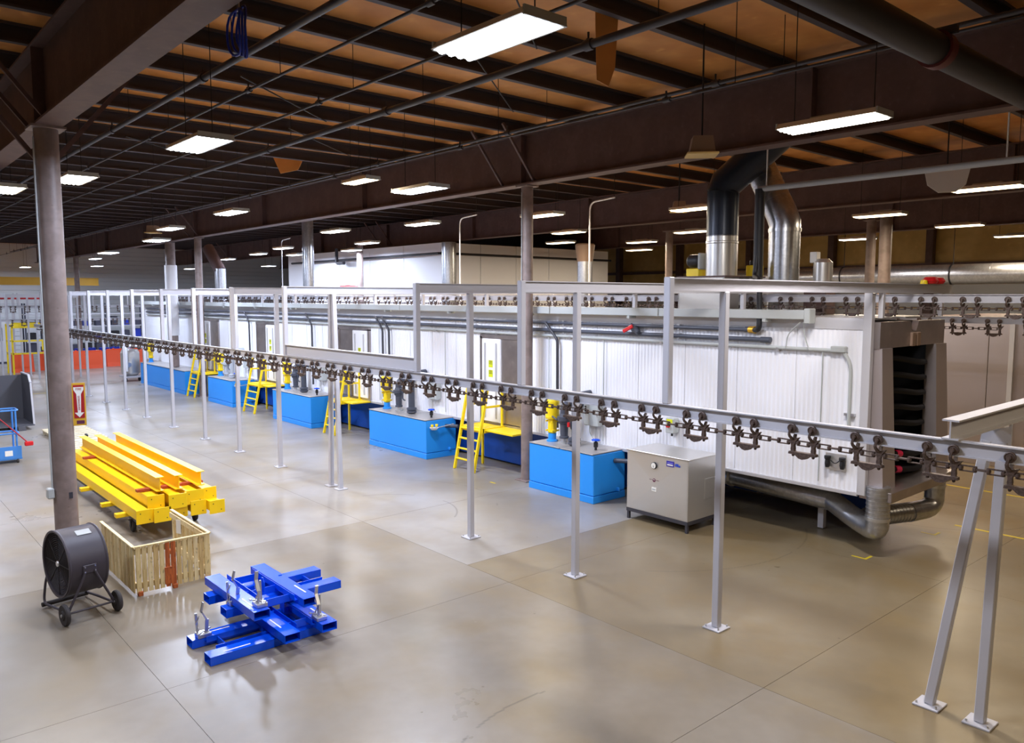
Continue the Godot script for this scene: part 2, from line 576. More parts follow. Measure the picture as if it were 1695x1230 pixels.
func shell() -> void:
	var fl := struct("floor", MB.new().box(Vector3(-27, -0.2, -15), Vector3(84, 0.36, 60)).mesh(), M.joint, "sealed tan grey concrete factory floor with saw cut joints", "floor")
	# slabs between the saw-cut joints
	var slab := MB.new().box(Vector3.ZERO, Vector3(3.9955, 0.03, 4.6255)).mesh()
	var slab_a := MB.new().box(Vector3.ZERO, Vector3(0.947, 0.03, 4.624)).mesh()
	var slab_b := MB.new().box(Vector3.ZERO, Vector3(3.041, 0.03, 4.624)).mesh()
	for i in range(-4, 17):
		for j in range(-4, 9):
			var x := -4.15 - 4.0 * i + 2.0
			var z := -2.42 - 4.63 * j + 2.315
			if i == 2 and j >= 2:
				part(fl, "slab", slab_a, M.concrete[2], Vector3(-8.15 - 0.475, -0.015, z))
				part(fl, "slab", slab_b, M.concrete[0], Vector3(-9.1 - 1.525, -0.015, z))
			else:
				var tone := 0
				if i <= 1:
					tone = 2 if (j >= 2 or i < 0) else 1
				elif i <= 3 and j <= 1:
					tone = 1 if i == 2 else 0
				part(fl, "slab", slab, M.concrete[tone], Vector3(x, -0.015, z))
	var ce := struct("ceiling", MB.new().box(Vector3(-27, 7.75, -15), Vector3(84, 0.16, 60)).mesh(), M.deck, "tan foil faced insulation of the flat roof above dark purlins", "ceiling")
	# cold-formed purlins, one by one
	var c := PackedVector2Array([Vector2(-0.05, 0), Vector2(0.05, 0), Vector2(0.05, 0.03), Vector2(0.04, 0.03), Vector2(0.04, 0.012), Vector2(-0.038, 0.012), Vector2(-0.038, 0.238), Vector2(0.04, 0.238), Vector2(0.04, 0.22), Vector2(0.05, 0.22), Vector2(0.05, 0.26), Vector2(-0.05, 0.26)])
	var pm := MB.new().prism(c, 59.0, Transform3D(Basis.IDENTITY, Vector3.ZERO)).mesh()
	for i in range(-8, 34):
		part(ce, "purlin", pm, M.purlin, Vector3(-9.7 - 1.5 * i, 7.41, -15))
	# insulation flap torn loose
	part(ce, "loose_flap", MB.new().prism(PackedVector2Array([Vector2(-0.16, 0), Vector2(0.14, 0), Vector2(0.1, -0.75), Vector2(0.02, -0.98), Vector2(-0.13, -0.9)]), 0.02, Transform3D(Basis(Vector3.UP, 0.9), Vector3.ZERO)).mesh(), M.deck, Vector3(-6.9, 7.61, -7.6))
	part(ce, "loose_flap", MB.new().prism(PackedVector2Array([Vector2(-0.4, 0), Vector2(0.5, 0), Vector2(0.3, -0.35), Vector2(-0.2, -0.42)]), 0.02, Transform3D(Basis(Vector3.UP, 0.6), Vector3.ZERO)).mesh(), M.deck, Vector3(-19.5, 7.61, -9.3))
	# walls
	var wl := struct("wall_left", MB.new().box(Vector3(-64.15, 3.8, -15), Vector3(0.3, 7.8, 60)).mesh(), M.siding, "pale grey ribbed metal end wall behind the machines", "wall")
	for k in 24:
		part(wl, "siding_plank", MB.new().box(Vector3.ZERO, Vector3(0.05, 0.3, 59.0), Basis(Vector3.BACK, 0.09)).mesh(), M.siding, Vector3(-63.98, 0.17 + k * 0.318, -15))
	var wr := struct("wall_right", MB.new().box(Vector3(14.65, 3.8, -15), Vector3(0.3, 7.8, 60)).mesh(), M.cream, "cream faced wall beyond the conveyor end", "wall")
	wr.set_meta("kind", "structure")
	struct("wall_front", MB.new().box(Vector3(-27, 3.8, 14.9), Vector3(84, 7.8, 0.3)).mesh(), M.cream, "cream faced wall opposite the washer line", "wall")
	var wb := struct("wall_back", MB.new().box(Vector3(-27, 3.8, -38.2), Vector3(84, 7.8, 0.3)).mesh(), M.cream, "cream insulation faced rear wall with dark girts", "wall")
	for y in [2.2, 5.45]:
		part(wb, "girt", bx(Vector3(80, 0.16, 0.2)), M.girder, Vector3(-27, y, -37.95))
	for i in 12:
		part(wb, "wall_post", MB.new().ibeam(Vector3(-0.8 - i * 4.6, 0.0, -37.7), Vector3(-0.8 - i * 4.6, 7.4, -37.7001), 0.3, 0.2, 0.02, 0.02).mesh() if false else bx(Vector3(0.3, 7.5, 0.35)), M.girder, Vector3(-0.8 - i * 4.6, 3.75, -37.7))
	for y in [2.9, 4.1]:
		part(wb, "lower_cladding", bx(Vector3(80, 1.15, 0.04)), M.siding, Vector3(-27, y, -38.0))


func roof_steel() -> void:
	var names := ["over the yellow beam stack", "over the washer tanks", "behind the washer stacks", "in front of the rear wall"]
	for i in 4:
		var z: float = GIRDER_Z[i]
		var o := thing("roof_girder", "deep brown steel plate girder running " + names[i], "girder", Vector3(0, 0, z))
		part(o, "girder_beam", MB.new().ibeam(Vector3(14, 6.88, 0), Vector3(-63, 6.88, 0), 1.06, 0.34, 0.03, 0.02).mesh(), M.girder)
		for k in 12:
			var x := -12.6 + 19.4 - k * 6.47
			for s in [-1.0, 1.0]:
				part(o, "stiffener", bx(Vector3(0.02, 1.0, 0.15)), M.girder, Vector3(x, 6.88, s * 0.085))
				if k % 3 == 0 and i < 3:
					part(o, "knee_brace", MB.new().bar(Vector3(x - 0.65 , 6.4, s * 0.1), Vector3(x - 0.65, 7.45, s * 0.95), 0.05, 0.05).mesh(), M.girder)
					part(o, "knee_brace", MB.new().bar(Vector3(x + 0.35, 6.4, s * 0.1), Vector3(x + 0.35, 7.45, s * 0.95), 0.05, 0.05).mesh(), M.girder)
	# sprinkler lines along the bays
	for a in [[-4.15, 7.0, 0.045], [-4.8, 6.95, 0.02], [-5.9, 6.95, 0.02], [-7.1, 7.0, 0.05], [-9.7, 7.0, 0.03], [-8.6, 6.6, 0.016]]:
		var sl: String = {-4.15: "thick dark sprinkler pipe next to the girder over the beam stack", -4.8: "thin dark pipe beside the thick pipe near the beam stack girder", -5.9: "thin dark pipe running midway between the two thick sprinkler pipes", -7.1: "thick dark sprinkler pipe running over the lower conveyor rail", -9.7: "medium dark sprinkler pipe close to the washer girder", -8.6: "slim low hung pipe between conveyor rail and washer girder"}[a[0]]
		var o := thing("sprinkler_pipe", sl, "pipe", Vector3(0, a[1], a[0]), "sprinkler pipes under the roof")
		part(o, "pipe_run", MB.new().tube([Vector3(13, 0, 0), Vector3(-62, 0, 0)], a[2], 10).mesh(), M.dark_pipe)
		for k in 16:
			var x := -1.2 - k * 4.5
			part(o, "hanger_rod", MB.new().tube([Vector3(x, 0, 0), Vector3(x, 7.665 - float(a[1]), 0)], 0.006, 5).mesh(), M.black)
			part(o, "coupling", MB.new().tube([Vector3(x - 1.1, 0, 0), Vector3(x - 0.98, 0, 0)], float(a[2]) + 0.018, 10).mesh(), M.dark_pipe)
			part(o, "sprinkler_head", MB.new().lathe([[0.0, 0.1], [0.015, 0.1], [0.012, 0.03], [0.03, 0.02], [0.03, 0.0], [0.0, 0.0]], 8, Transform3D(Basis.IDENTITY, Vector3(x - 1.05, float(a[2]), 0))).mesh(), M.dark_pipe)
	# heavy main crossing the bays
	var b := thing("fire_main", "thick dark fire main pipe crossing the roof bays", "pipe", Vector3(-2.86, 6.1, 0))
	part(b, "pipe_run", MB.new().tube([Vector3(0, 0, 4), Vector3(0, 0, -28)], 0.13, 20).mesh(), M.main_pipe)
	for z in [-2.6, -7.25, -14.0]:
		part(b, "pipe_coupling", MB.new().tube([Vector3(0, 0, z), Vector3(0, 0, z - 0.12)], 0.155, 20).mesh(), flat(c8(96, 36, 38), 0.5))
		part(b, "coupling_bolt", bx(Vector3(0.12, 0.06, 0.05)), M.dark_pipe, Vector3(0.1, 0.14, z - 0.06))
	for z in [-1.0, -5.5, -9.8, -14.5, -19.0]:
		part(b, "hanger_rod", MB.new().tube([Vector3(0, 0.1, z), Vector3(0, 1.565, z)], 0.012, 6).mesh(), M.black)
	# diagonal sag rods between purlins
	for i in 5:
		var x := -6.0 - i * 3.0
		var o := single("sag_rod", MB.new().tube([Vector3(0, 0, 0), Vector3(-2.2, 0.05, -2.6)], 0.012, 6).mesh(), M.black, "thin dark diagonal bracing rod between roof purlins", "rod", Vector3(x, 7.34, -5.0 - (i % 2) * 2.2), "diagonal rods under the roof")
		o.set_meta("kind", "thing")


func round_column(o: Node3D, r: float, mat: Material) -> void:
	part(o, "shaft", MB.new().tube([Vector3(0, 0.02, 0), Vector3(0, 6.33, 0)], r, 28).mesh(), mat)
	part(o, "base_plate", bx(Vector3(r * 3.0, 0.025, r * 3.0), 0.004), mat, Vector3(0, 0.0125, 0))
	part(o, "cap_plate", bx(Vector3(r * 2.8, 0.03, r * 2.8)), mat, Vector3(0, 6.335, 0))


func columns() -> void:
	var a := thing("steel_column", "thick grey round steel column beside the drum fan with conduit and box", "column", Vector3(-12.75, 0, -2.5))
	round_column(a, 0.155, M.column)
	part(a, "conduit", MB.new().tube(rounded([Vector3(0.05, 6.2, 0.17), Vector3(0.05, 1.25, 0.17)], 0.02), 0.012, 8).mesh(), M.box_grey)
	part(a, "outlet_box", bx(Vector3(0.12, 0.15, 0.09), 0.015), M.box_grey, Vector3(0.05, 1.2, 0.2))
	part(a, "small_plate", bx(Vector3(0.01, 0.09, 0.05)), M.dark_pipe, Vector3(0.152, 1.15, -0.04))
	for s in [-1.0, 1.0]:
		part(a, "knee_brace", MB.new().bar(Vector3(-0.1, 5.9, s * 0.1), Vector3(-0.1, 7.3, s * 1.2), 0.06, 0.06).mesh(), M.girder)
	var b := thing("steel_column", "grey round steel column between the two nearest blue tanks", "column", Vector3(-12.6, 0, -11.42))
	round_column(b, 0.125, M.column)
	part(b, "conduit", MB.new().tube([Vector3(-0.02, 6.2, 0.14), Vector3(-0.02, 2.2, 0.14)], 0.01, 8).mesh(), M.box_grey)
	part(b, "switch_box", bx(Vector3(0.1, 0.16, 0.06), 0.01), M.box_grey, Vector3(0.0, 2.1, 0.145))
	var far := [["grey round steel column standing between the far blue tanks", -32.05, -11.4, 0.14, M.column], ["round column standing before the rear duct", -9.7, -22.0, 0.16, M.column], ["round column farther back beside the rear duct", -11.2, -24.4, 0.14, M.column],
		["slim column before the bright enclosure wall", -31.0, -20.3 + 2.2, 0.14, M.column], ["grey round column by the far storage racks", -52.0, -11.4, 0.14, M.column], ["round column behind the washer exhaust stack", -17.8, -23.0, 0.13, M.column], ["round column beyond the dark bin", -51.5, -2.5, 0.14, M.column]]
	for f in far:
		var o := thing("steel_column", f[0], "column", Vector3(f[1], 0, f[2]))
		round_column(o, f[3], f[4])
	var w := thing("wrapped_column", "white wrapped column rising from the end tank", "column", Vector3(-35.2, 0, -11.34))
	part(w, "column_shaft", MB.new().tube([Vector3(0, 1.0, 0), Vector3(0, 6.3, 0)], 0.2, 24).mesh(), M.column)
	part(w, "white_wrap", MB.new().tube([Vector3(0, 2.35, 0), Vector3(0, 5.35, 0)], 0.25, 24).mesh(), M.white_paint)


# ---------------------------------------------------------------- conveyor
var carrier: Node3D
var link_open: ArrayMesh
var link_closed: ArrayMesh


func make_carrier() -> Node3D:
	# origin: centre of the pair, at the underside of the rail
	var o := thing("trolley_carrier", "brown steel trolley pair with load bar hanging from the lower conveyor rail", "trolley", Vector3.ZERO, "trolleys on the lower conveyor rail")
	var wheel := MB.new().lathe([[0.0, -0.013], [0.032, -0.015], [0.043, -0.01], [0.043, 0.01], [0.036, 0.014], [0.03, 0.009], [0.018, 0.01], [0.016, 0.018], [0.0, 0.018]], 16, Transform3D(Basis(Vector3.RIGHT, PI / 2), Vector3.ZERO)).mesh()
	# bracket: two yokes cranked round the flange, body plate, wings, foot
	var br := MB.new()
	for s in [-1.0, 1.0]:
		br.tube([Vector3(0, 0.053, s * 0.05), Vector3(0, 0.053, s * 0.07)], 0.017, 10)
		br.bar(Vector3(0, 0.055, s * 0.064), Vector3(-0.012, -0.006, s * 0.068), 0.014, 0.024, Vector3.RIGHT, 0.004)
		br.bar(Vector3(-0.012, 0.0, s * 0.068), Vector3(-0.012, -0.03, s * 0.05), 0.014, 0.028, Vector3.RIGHT, 0.004)
		br.bar(Vector3(-0.012, -0.024, s * 0.052), Vector3(0, -0.062, s * 0.014), 0.016, 0.034, Vector3.RIGHT, 0.004)
	br.prism(PackedVector2Array([Vector2(-0.03, -0.052), Vector2(0.0, -0.05), Vector2(0.06, -0.036), Vector2(0.026, -0.085), Vector2(-0.022, -0.085)]), 0.04)
	br.prism(PackedVector2Array([Vector2(-0.022, -0.082), Vector2(0.022, -0.082), Vector2(0.015, -0.12), Vector2(0.019, -0.15), Vector2(0.014, -0.185), Vector2(-0.014, -0.185), Vector2(-0.019, -0.15), Vector2(-0.015, -0.12)]), 0.036)
	br.box(Vector3(0, -0.18, 0), Vector3(0.056, 0.022, 0.05), Basis.IDENTITY, 0.008)
	br.box(Vector3(0, -0.206, 0), Vector3(0.026, 0.034, 0.026), Basis.IDENTITY, 0.009)
	var bm := br.mesh()
	var bar := MB.new().prism(PackedVector2Array([Vector2(-0.135, -0.174), Vector2(0.135, -0.174), Vector2(0.14, -0.198), Vector2(0.075, -0.2), Vector2(0.035, -0.232), Vector2(0.0, -0.24), Vector2(-0.035, -0.232), Vector2(-0.075, -0.2), Vector2(-0.14, -0.198)]), 0.055, Transform3D(Basis.IDENTITY, Vector3(0, 0, 0))).mesh()
	for s in [-1.0, 1.0]:
		part(o, "bracket", bm, M.chain, Vector3(s * 0.1016, 0, 0))
		for zz in [-1.0, 1.0]:
			part(o, "wheel", wheel, M.chain, Vector3(s * 0.1016, 0.053, zz * 0.036))
	part(o, "load_bar", bar, M.chain)
	return o


func make_links() -> void:
	# open link: flat ring standing upright; closed link: slim bar with bosses
	var a := MB.new()
	for s in [-1.0, 1.0]:
		a.box(Vector3(0, s * 0.021, 0), Vector3(0.12, 0.012, 0.018), Basis.IDENTITY, 0.003)
		a.box(Vector3(s * 0.056, 0, 0), Vector3(0.02, 0.052, 0.022), Basis.IDENTITY, 0.004)
	link_open = a.mesh()
	var b := MB.new()
	b.box(Vector3.ZERO, Vector3(0.1, 0.016, 0.034), Basis.IDENTITY, 0.004)
	for s in [-1.0, 1.0]:
		b.box(Vector3(s * 0.05, 0, 0), Vector3(0.028, 0.032, 0.04), Basis.IDENTITY, 0.006)
	link_closed = b.mesh()


# chain below a rail from x0 down to x1 (towards -x) with the nearest links as parts
func chain(label: String, z: float, y: float, x0: float, x1: float, most: int) -> void:
	var o := thing("conveyor_chain", label, "chain", Vector3(x0, y, z))
	var rest := MB.new()
	var n := int((x0 - x1) / (PITCH / 6.0))
	for k in n:
		var x := -k * PITCH / 6.0
		var lm := link_open if k % 2 == 0 else link_closed
		if k < most:
			part(o, "chain_link", lm, M.chain, Vector3(x, 0, 0))
		else:
			rest.box(Vector3(x, 0.016, 0), Vector3(0.1, 0.012, 0.03))
			rest.box(Vector3(x, -0.016, 0), Vector3(0.1, 0.012, 0.03))
			rest.box(Vector3(x - 0.05, 0, 0), Vector3(0.03, 0.03, 0.03))
	if n > most:
		var p := part(o, "far_links", rest.mesh(), M.chain)
		p.set_meta("kind", "stuff")


func front_conveyor() -> void:
	make_links()
	var rail := thing("conveyor_rail", "grey steel I-beam rail of the lower conveyor in front of the washer", "rail", Vector3(0, 0, RAIL_Z))
	part(rail, "rail_beam", MB.new().ibeam(Vector3(3.0, 2.775, 0), Vector3(-39.5, 2.775, 0), 0.13, 0.075, 0.012, 0.01).mesh(), M.grey_paint)
	carrier = make_carrier()
	var first := -2.29 * RAIL_Z / RAIL_Z
	var wy := 2.71
	# measured: a pair of wheels at x = -4.33
	var x0 := -4.335 + PITCH * 5
	var n := int((x0 + 39.0) / PITCH)
	carrier.position = Vector3(x0, wy, RAIL_Z)
	for k in range(1, n):
		copy(carrier, Vector3(x0 - k * PITCH, wy, RAIL_Z))
	chain("brown forged link chain running through the trolleys of the lower rail", RAIL_Z, wy - 0.09, x0, -39.0, 300)
	# support frames
	for i in FRAME_X.size():
		var x: float = FRAME_X[i]
		var o := thing("support_frame", "grey steel conveyor support frame with floor post, overhead header and drop hanger", "support frame", Vector3(x, 0, -7.94), "conveyor support frames")
		var by := {0: "before the washer end duct", 1: "before the stainless cabinet", 2: "before the second yellow ladder platform", 4: "at the far stiffening beam end", 5: "carrying a pinkish cloth bundle", 12: "last before the goalpost frames"}
		if by.has(i):
			o.set_meta("label", "grey conveyor support frame with post, header and hanger " + str(by[i]))
			o.remove_meta("group")
		if i == 3:
			o.set_meta("label", "grey conveyor support frame on splayed double legs beneath the rail stiffening beam")
			o.remove_meta("group")
			for s in [-1.0, 1.0]:
				part(o, "leg", MB.new().bar(Vector3(s * 0.2, 0.02, 0), Vector3(s * 0.06, 4.06, 0), 0.09, 0.09, Vector3.BACK, 0.008).mesh(), M.grey_paint)
				part(o, "base_plate", bx(Vector3(0.22, 0.02, 0.22), 0.004), M.grey_paint, Vector3(s * 0.2, 0.01, 0))
		else:
			part(o, "post", MB.new().bar(Vector3(0, 0.02, 0), Vector3(0, 4.06, 0), 0.09, 0.09, Vector3.BACK, 0.008).mesh(), M.grey_paint)
			part(o, "base_plate", bx(Vector3(0.24, 0.02, 0.24), 0.004), M.grey_paint, Vector3(0, 0.01, 0))
			for sx in [-1.0, 1.0]:
				for sz in [-1.0, 1.0]:
					part(o, "anchor_bolt", MB.new().tube([Vector3(sx * 0.09, 0.02, sz * 0.09), Vector3(sx * 0.09, 0.045, sz * 0.09)], 0.01, 6).mesh(), M.zinc)
		var zb := -6.9 if i < 12 else -6.0
		# header: channel section open to one side
		var ch := PackedVector2Array([Vector2(-0.035, -0.075), Vector2(0.035, -0.075), Vector2(0.035, -0.063), Vector2(0.0, -0.063), Vector2(0.0, 0.063), Vector2(0.035, 0.063), Vector2(0.035, 0.075), Vector2(-0.035, 0.075)])
		part(o, "header", MB.new().prism(ch, 7.85, Transform3D(Basis.IDENTITY, Vector3(0, 4.135, 1.06 - 7.85 / 2))).mesh(), M.grey_paint)
		part(o, "hanger", MB.new().bar(Vector3(0, 2.84, 1.04), Vector3(0, 4.215, 1.04), 0.085, 0.085, Vector3.BACK, 0.008).mesh(), M.grey_paint)
		for z in [-4.12, -6.35]:
			part(o, "roof_upright", MB.new().bar(Vector3(0, 3.68, z), Vector3(0, 4.06, z), 0.07, 0.07, Vector3.BACK).mesh(), M.grey_paint)
	# stiffening beam on the rail where a post is missing
	single("stiffening_beam", MB.new().ibeam(Vector3(-10.18, 2.955, 0), Vector3(-14.7, 2.955, 0), 0.215, 0.09, 0.012, 0.01).mesh(), M.grey_paint, "grey steel beam laid on the rail between two hangers", "beam", Vector3(0, 0, RAIL_Z))
	# low frame at the near end: A legs and cross beam
	var f := thing("low_frame", "grey A-leg conveyor frame carrying a low cross beam over the rail", "support frame", Vector3(-2.43, 0, -7.98))
	part(f, "leg", MB.new().bar(Vector3(-0.46, 0.02, 0), Vector3(-0.08, 2.7, 0), 0.09, 0.09, Vector3.BACK, 0.008).mesh(), M.grey_paint)
	part(f, "leg", MB.new().bar(Vector3(-0.01, 0.02, 0), Vector3(0.05, 2.7, 0), 0.09, 0.09, Vector3.BACK, 0.008).mesh(), M.grey_paint)
	for x in [-0.46, -0.01]:
		part(f, "base_plate", bx(Vector3(0.24, 0.02, 0.24), 0.004), M.grey_paint, Vector3(x, 0.01, 0))
		for sx in [-1.0, 1.0]:
			part(f, "anchor_bolt", MB.new().tube([Vector3(x + sx * 0.09, 0.02, 0.09), Vector3(x + sx * 0.09, 0.045, 0.09)], 0.01, 6).mesh(), M.zinc)
	part(f, "gusset", MB.new().prism(PackedVector2Array([Vector2(-0.15, -0.16), Vector2(0.12, -0.16), Vector2(0.12, 0.13), Vector2(0.09, 0.1), Vector2(-0.12, 0.03)]), 0.02, Transform3D(Basis.IDENTITY, Vector3(0, 2.74, 0.03))).mesh(), M.grey_paint)
	part(f, "cross_beam", MB.new().ibeam(Vector3(0, 2.925, 1.14), Vector3(0, 2.925, -6.5), 0.165, 0.13, 0.014, 0.012).mesh(), M.grey_paint)


func upper_conveyor() -> void:
	var z := -13.16
	var rail := thing("conveyor_rail", "grey steel rail of the upper conveyor running along the washer roof", "rail", Vector3(0, 0, z))
	part(rail, "rail_beam", MB.new().ibeam(Vector3(2.0, 3.975, 0), Vector3(-42.0, 3.975, 0), 0.13, 0.075, 0.012, 0.01).mesh(), M.grey_paint)
	var lab := "brown steel trolley pair with load bar hanging over the washer roof"
	var x0 := -5.09 + PITCH * 4
	for k in int((x0 + 41.0) / PITCH):
		var c := copy(carrier, Vector3(x0 - k * PITCH, 3.91, z), lab)
		c.set_meta("group", "trolleys on the upper conveyor rail")
	chain("brown link chain running along the washer roof slot", z, 3.82, x0, -41.0, 160)
	# lower return rail behind the washer, curving away
	var r2 := thing("conveyor_rail", "grey steel return rail behind the washer bending towards the oven", "rail", Vector3(0, 0, -16.4))
	var pts := []
	for k in 7:
		pts.append(Vector3(-9.5 + k * 0.75, 3.565, 0))
	for k in 8:
		var a := 0.13 * (k + 1)
		pts.append(Vector3(-5.0 + 4.2 * sin(a), 3.565, -4.2 * (1 - cos(a))))
	for i in pts.size() - 1:
		part(rail if false else r2, "rail_section", MB.new().ibeam(pts[i], pts[i + 1], 0.13, 0.075, 0.012, 0.01).mesh(), M.grey_paint)
	for k in 12:
		var s := 8.6 - k * PITCH
		var p := Vector3(-9.5 + s, 3.5, -16.4)
		var turn := 0.0
		if p.x > -5.0:
			var a := (p.x + 5.0) / 4.2
			p = Vector3(-5.0 + 4.2 * sin(a), 3.5, -16.4 - 4.2 * (1 - cos(a)))
			turn = a
		var c := copy(carrier, p, "brown steel trolley pair hanging from the return rail behind the washer", turn)
		c.set_meta("group", "trolleys on the return rail")
	chain("brown link chain of the return rail behind the washer", -16.4, 3.41, -5.167, -9.5, 300)


# ---------------------------------------------------------------- washer
const DOORS := [[-14.75, -13.2, 1], [-21.7, -19.85, 0], [-27.75, -26.0, 0], [-33.2, -31.4, 1]]


func corrugated(w: float, y0: float, y1: float) -> ArrayMesh:
	var m := MB.new()
	var n := int(w / 0.01)
	for i in n:
		var xa := w * i / n
		var xb := w * (i + 1) / n
		var f := func(x: float) -> float: return 0.0045 * cos(TAU * x / 0.08)
		var g := func(x: float) -> Vector3: return Vector3(0.0045 * TAU / 0.08 * sin(TAU * x / 0.08), 0, 1).normalized()
		var za: float = f.call(xa)
		var zb: float = f.call(xb)
		m.quads(Vector3(-xa, y0, za), Vector3(-xb, y0, zb), Vector3(-xb, y1, zb), Vector3(-xa, y1, za), g.call(-xa) , g.call(-xb), g.call(-xb), g.call(-xa))
	# top edge and back so that the sheet is closed
	for i in n:
		var xa := w * i / n
		var xb := w * (i + 1) / n
		var za := 0.0045 * cos(TAU * xa / 0.08)
		var zb := 0.0045 * cos(TAU * xb / 0.08)
		m.quad(Vector3(-xa, y1, za), Vector3(-xb, y1, zb), Vector3(-xb, y1, -0.02), Vector3(-xa, y1, -0.02), Vector3.UP)
	m.quad(Vector3(0, y0, 0), Vector3(0, y1, 0), Vector3(0, y1, -0.02), Vector3(0, y0, -0.02), Vector3.RIGHT)
	m.quad(Vector3(-w, y0, 0), Vector3(-w, y1, 0), Vector3(-w, y1, -0.02), Vector3(-w, y0, -0.02), Vector3.LEFT)
	return m.mesh()


func far_conveyor() -> void:
	for q in [[-45.6, 3.45, "upper"], [-46.6, 2.75, "lower"]]:
		var o := thing("conveyor_rail", "%s grey cross rail of the far conveyor turn behind the yellow platform" % q[2], "rail", Vector3(q[0], q[1], 0))
		part(o, "rail_beam", MB.new().ibeam(Vector3(0, 0.065, 0.0), Vector3(0, 0.065, -14.5), 0.13, 0.075, 0.012, 0.01).mesh(), M.grey_paint)
		for k in 9:
			part(o, "drop_strap", bx(Vector3(0.05, 4.13 - float(q[1]), 0.05)), M.grey_paint, Vector3(0, 0.13 + (4.0 - float(q[1])) / 2.0, -0.5 - k * 1.7))
		for k in 20:
			var c := copy(carrier, Vector3(q[0], q[1], -1.0 - k * PITCH), "dark trolley pair hanging from the %s far cross rail" % q[2], PI / 2)
			c.set_meta("group", "trolleys on the far %s cross rail" % q[2])


func washer() -> void:
	var o := thing("parts_washer", "long white corrugated tunnel washer raised above blue tanks", "washer", Vector3(0, 0, -11.9))
	var x_end := -5.5
	var x_far := -41.0
	part(o, "body", MB.new().box(Vector3((-6.75 + x_far) / 2, 2.3, -1.29), Vector3(-6.75 - x_far, 2.6, 2.48)).mesh(), M.stainless)
	part(o, "end_rear_wall", bx(Vector3(1.3, 2.6, 0.05)), M.stainless, Vector3(-6.13, 2.3, -2.5))
	part(o, "end_base", bx(Vector3(1.3, 0.06, 2.4)), M.trim, Vector3(-6.13, 1.0, -1.28))
	# wall panels between the doors
	var spans := []
	var at := x_end
	for d in DOORS:
		spans.append([at, d[1]])
		at = d[0]
	spans.append([at, x_far])
	for s in spans:
		var w: float = s[0] - s[1]
		var n := maxi(1, roundi(w / 1.04))
		var pm := corrugated(w / n - 0.002, 0.98, 3.5)
		for k in n:
			part(o, "wall_panel", pm, M.white_panel, Vector3(s[0] - k * w / n, 0, 0))
	for d in DOORS:
		part(o, "wall_panel", corrugated(d[1] - d[0], 3.12, 3.5), M.white_panel, Vector3(d[1], 0, 0))
		# steel frame, recessed stainless panel, white leaf with pull bars
		var w: float = d[1] - d[0]
		var c: float = (d[0] + d[1]) / 2
		var fr := MB.new()
		fr.box(Vector3(0, 3.07, 0.015), Vector3(w, 0.1, 0.09), Basis.IDENTITY, 0.006)
		for sx in [-1.0, 1.0]:
			fr.box(Vector3(sx * (w / 2 - 0.05), 2.05, 0.015), Vector3(0.1, 2.04, 0.09), Basis.IDENTITY, 0.006)
		fr.box(Vector3(0, 1.0, 0.015), Vector3(w, 0.06, 0.09))
		part(o, "door_frame", fr.mesh(), M.stainless, Vector3(c, 0, 0))
		var sg := 1.0 if d[2] == 0 else -1.0
		var lw: float = w * 0.44
		var leaf := part(o, "door", bx(Vector3(lw, 1.98, 0.07), 0.02), M.white_paint, Vector3(c + sg * (w / 2 - 0.1 - lw / 2), 2.03, 0.05))
		for k in [-0.3, 0.3]:
			part(leaf, "seal_bar", bx(Vector3(0.05, 1.78, 0.03), 0.012), M.trim, Vector3(k * lw, 0, 0.045))
		for k in 2:
			var st := part(leaf, "warning_label", bx(Vector3(0.15, 0.17, 0.004)), M.label_yellow, Vector3(0, 0.4 - k * 0.23, 0.037))
			for q in 3:
				part(st, "print_line", bx(Vector3(0.11, 0.012, 0.002)), M.ink, Vector3(0, 0.06 - q * 0.03, 0.003))
		var hd := part(leaf, "door_handle", MB.new().tube(rounded([Vector3(0, -0.1, 0), Vector3(0, -0.1, 0.07), Vector3(0, 0.1, 0.07), Vector3(0, 0.1, 0)], 0.03), 0.012, 8).mesh(), M.zinc, Vector3(-sg * 0.42 * lw, -0.1, 0.035))
		hd.set_meta("label", "steel grab handle")
		part(o, "side_panel", bx(Vector3(w - 0.2 - lw, 1.98, 0.03), 0.006), M.stainless, Vector3(c - sg * (w / 2 - 0.1 - (w - 0.2 - lw) / 2), 2.03, 0.02))
	# trims
	part(o, "top_trim", bx(Vector3(x_end - x_far, 0.15, 0.03)), M.trim, Vector3((x_end + x_far) / 2, 3.575, 0.0))
	part(o, "roof_sheet", bx(Vector3(x_end - x_far, 0.03, 1.1)), M.trim, Vector3((x_end + x_far) / 2, 3.665, -0.56))
	part(o, "roof_sheet", bx(Vector3(x_end - x_far, 0.03, 1.1)), M.trim, Vector3((x_end + x_far) / 2, 3.665, -1.98))
	part(o, "bottom_trim", bx(Vector3(x_end - x_far, 0.06, 0.05), 0.006), M.trim, Vector3((x_end + x_far) / 2, 0.96, 0.01))
	part(o, "corner_post", MB.new().box(Vector3(-5.44, 2.51, -0.0), Vector3(0.13, 3.1, 0.1), Basis.IDENTITY, 0.006).mesh(), M.trim)
	# blue sump under the tunnel
	part(o, "added_rear_panel", MB.new().box(Vector3(-8.4, 0.49, -2.35), Vector3(4.6, 0.96, 0.06)).mesh(), M.tank_dark)  # added panel standing in for shaded rear tanks, darkens the space underneath
	part(o, "sump", MB.new().box(Vector3(-25.3, 0.49, -1.3), Vector3(29.4, 0.9, 2.0), Basis.IDENTITY, 0.02).mesh(), M.tank_dark)
	for k in 6:
		part(o, "stand_leg", bx(Vector3(0.1, 0.9, 0.1)), M.grey_paint, Vector3(-6.55, 0.47, -0.95) if k == 0 else Vector3(-7.5 - (k % 3) * 1.1, 0.47, -0.2 - (k / 3) * 1.9 - 0.25))
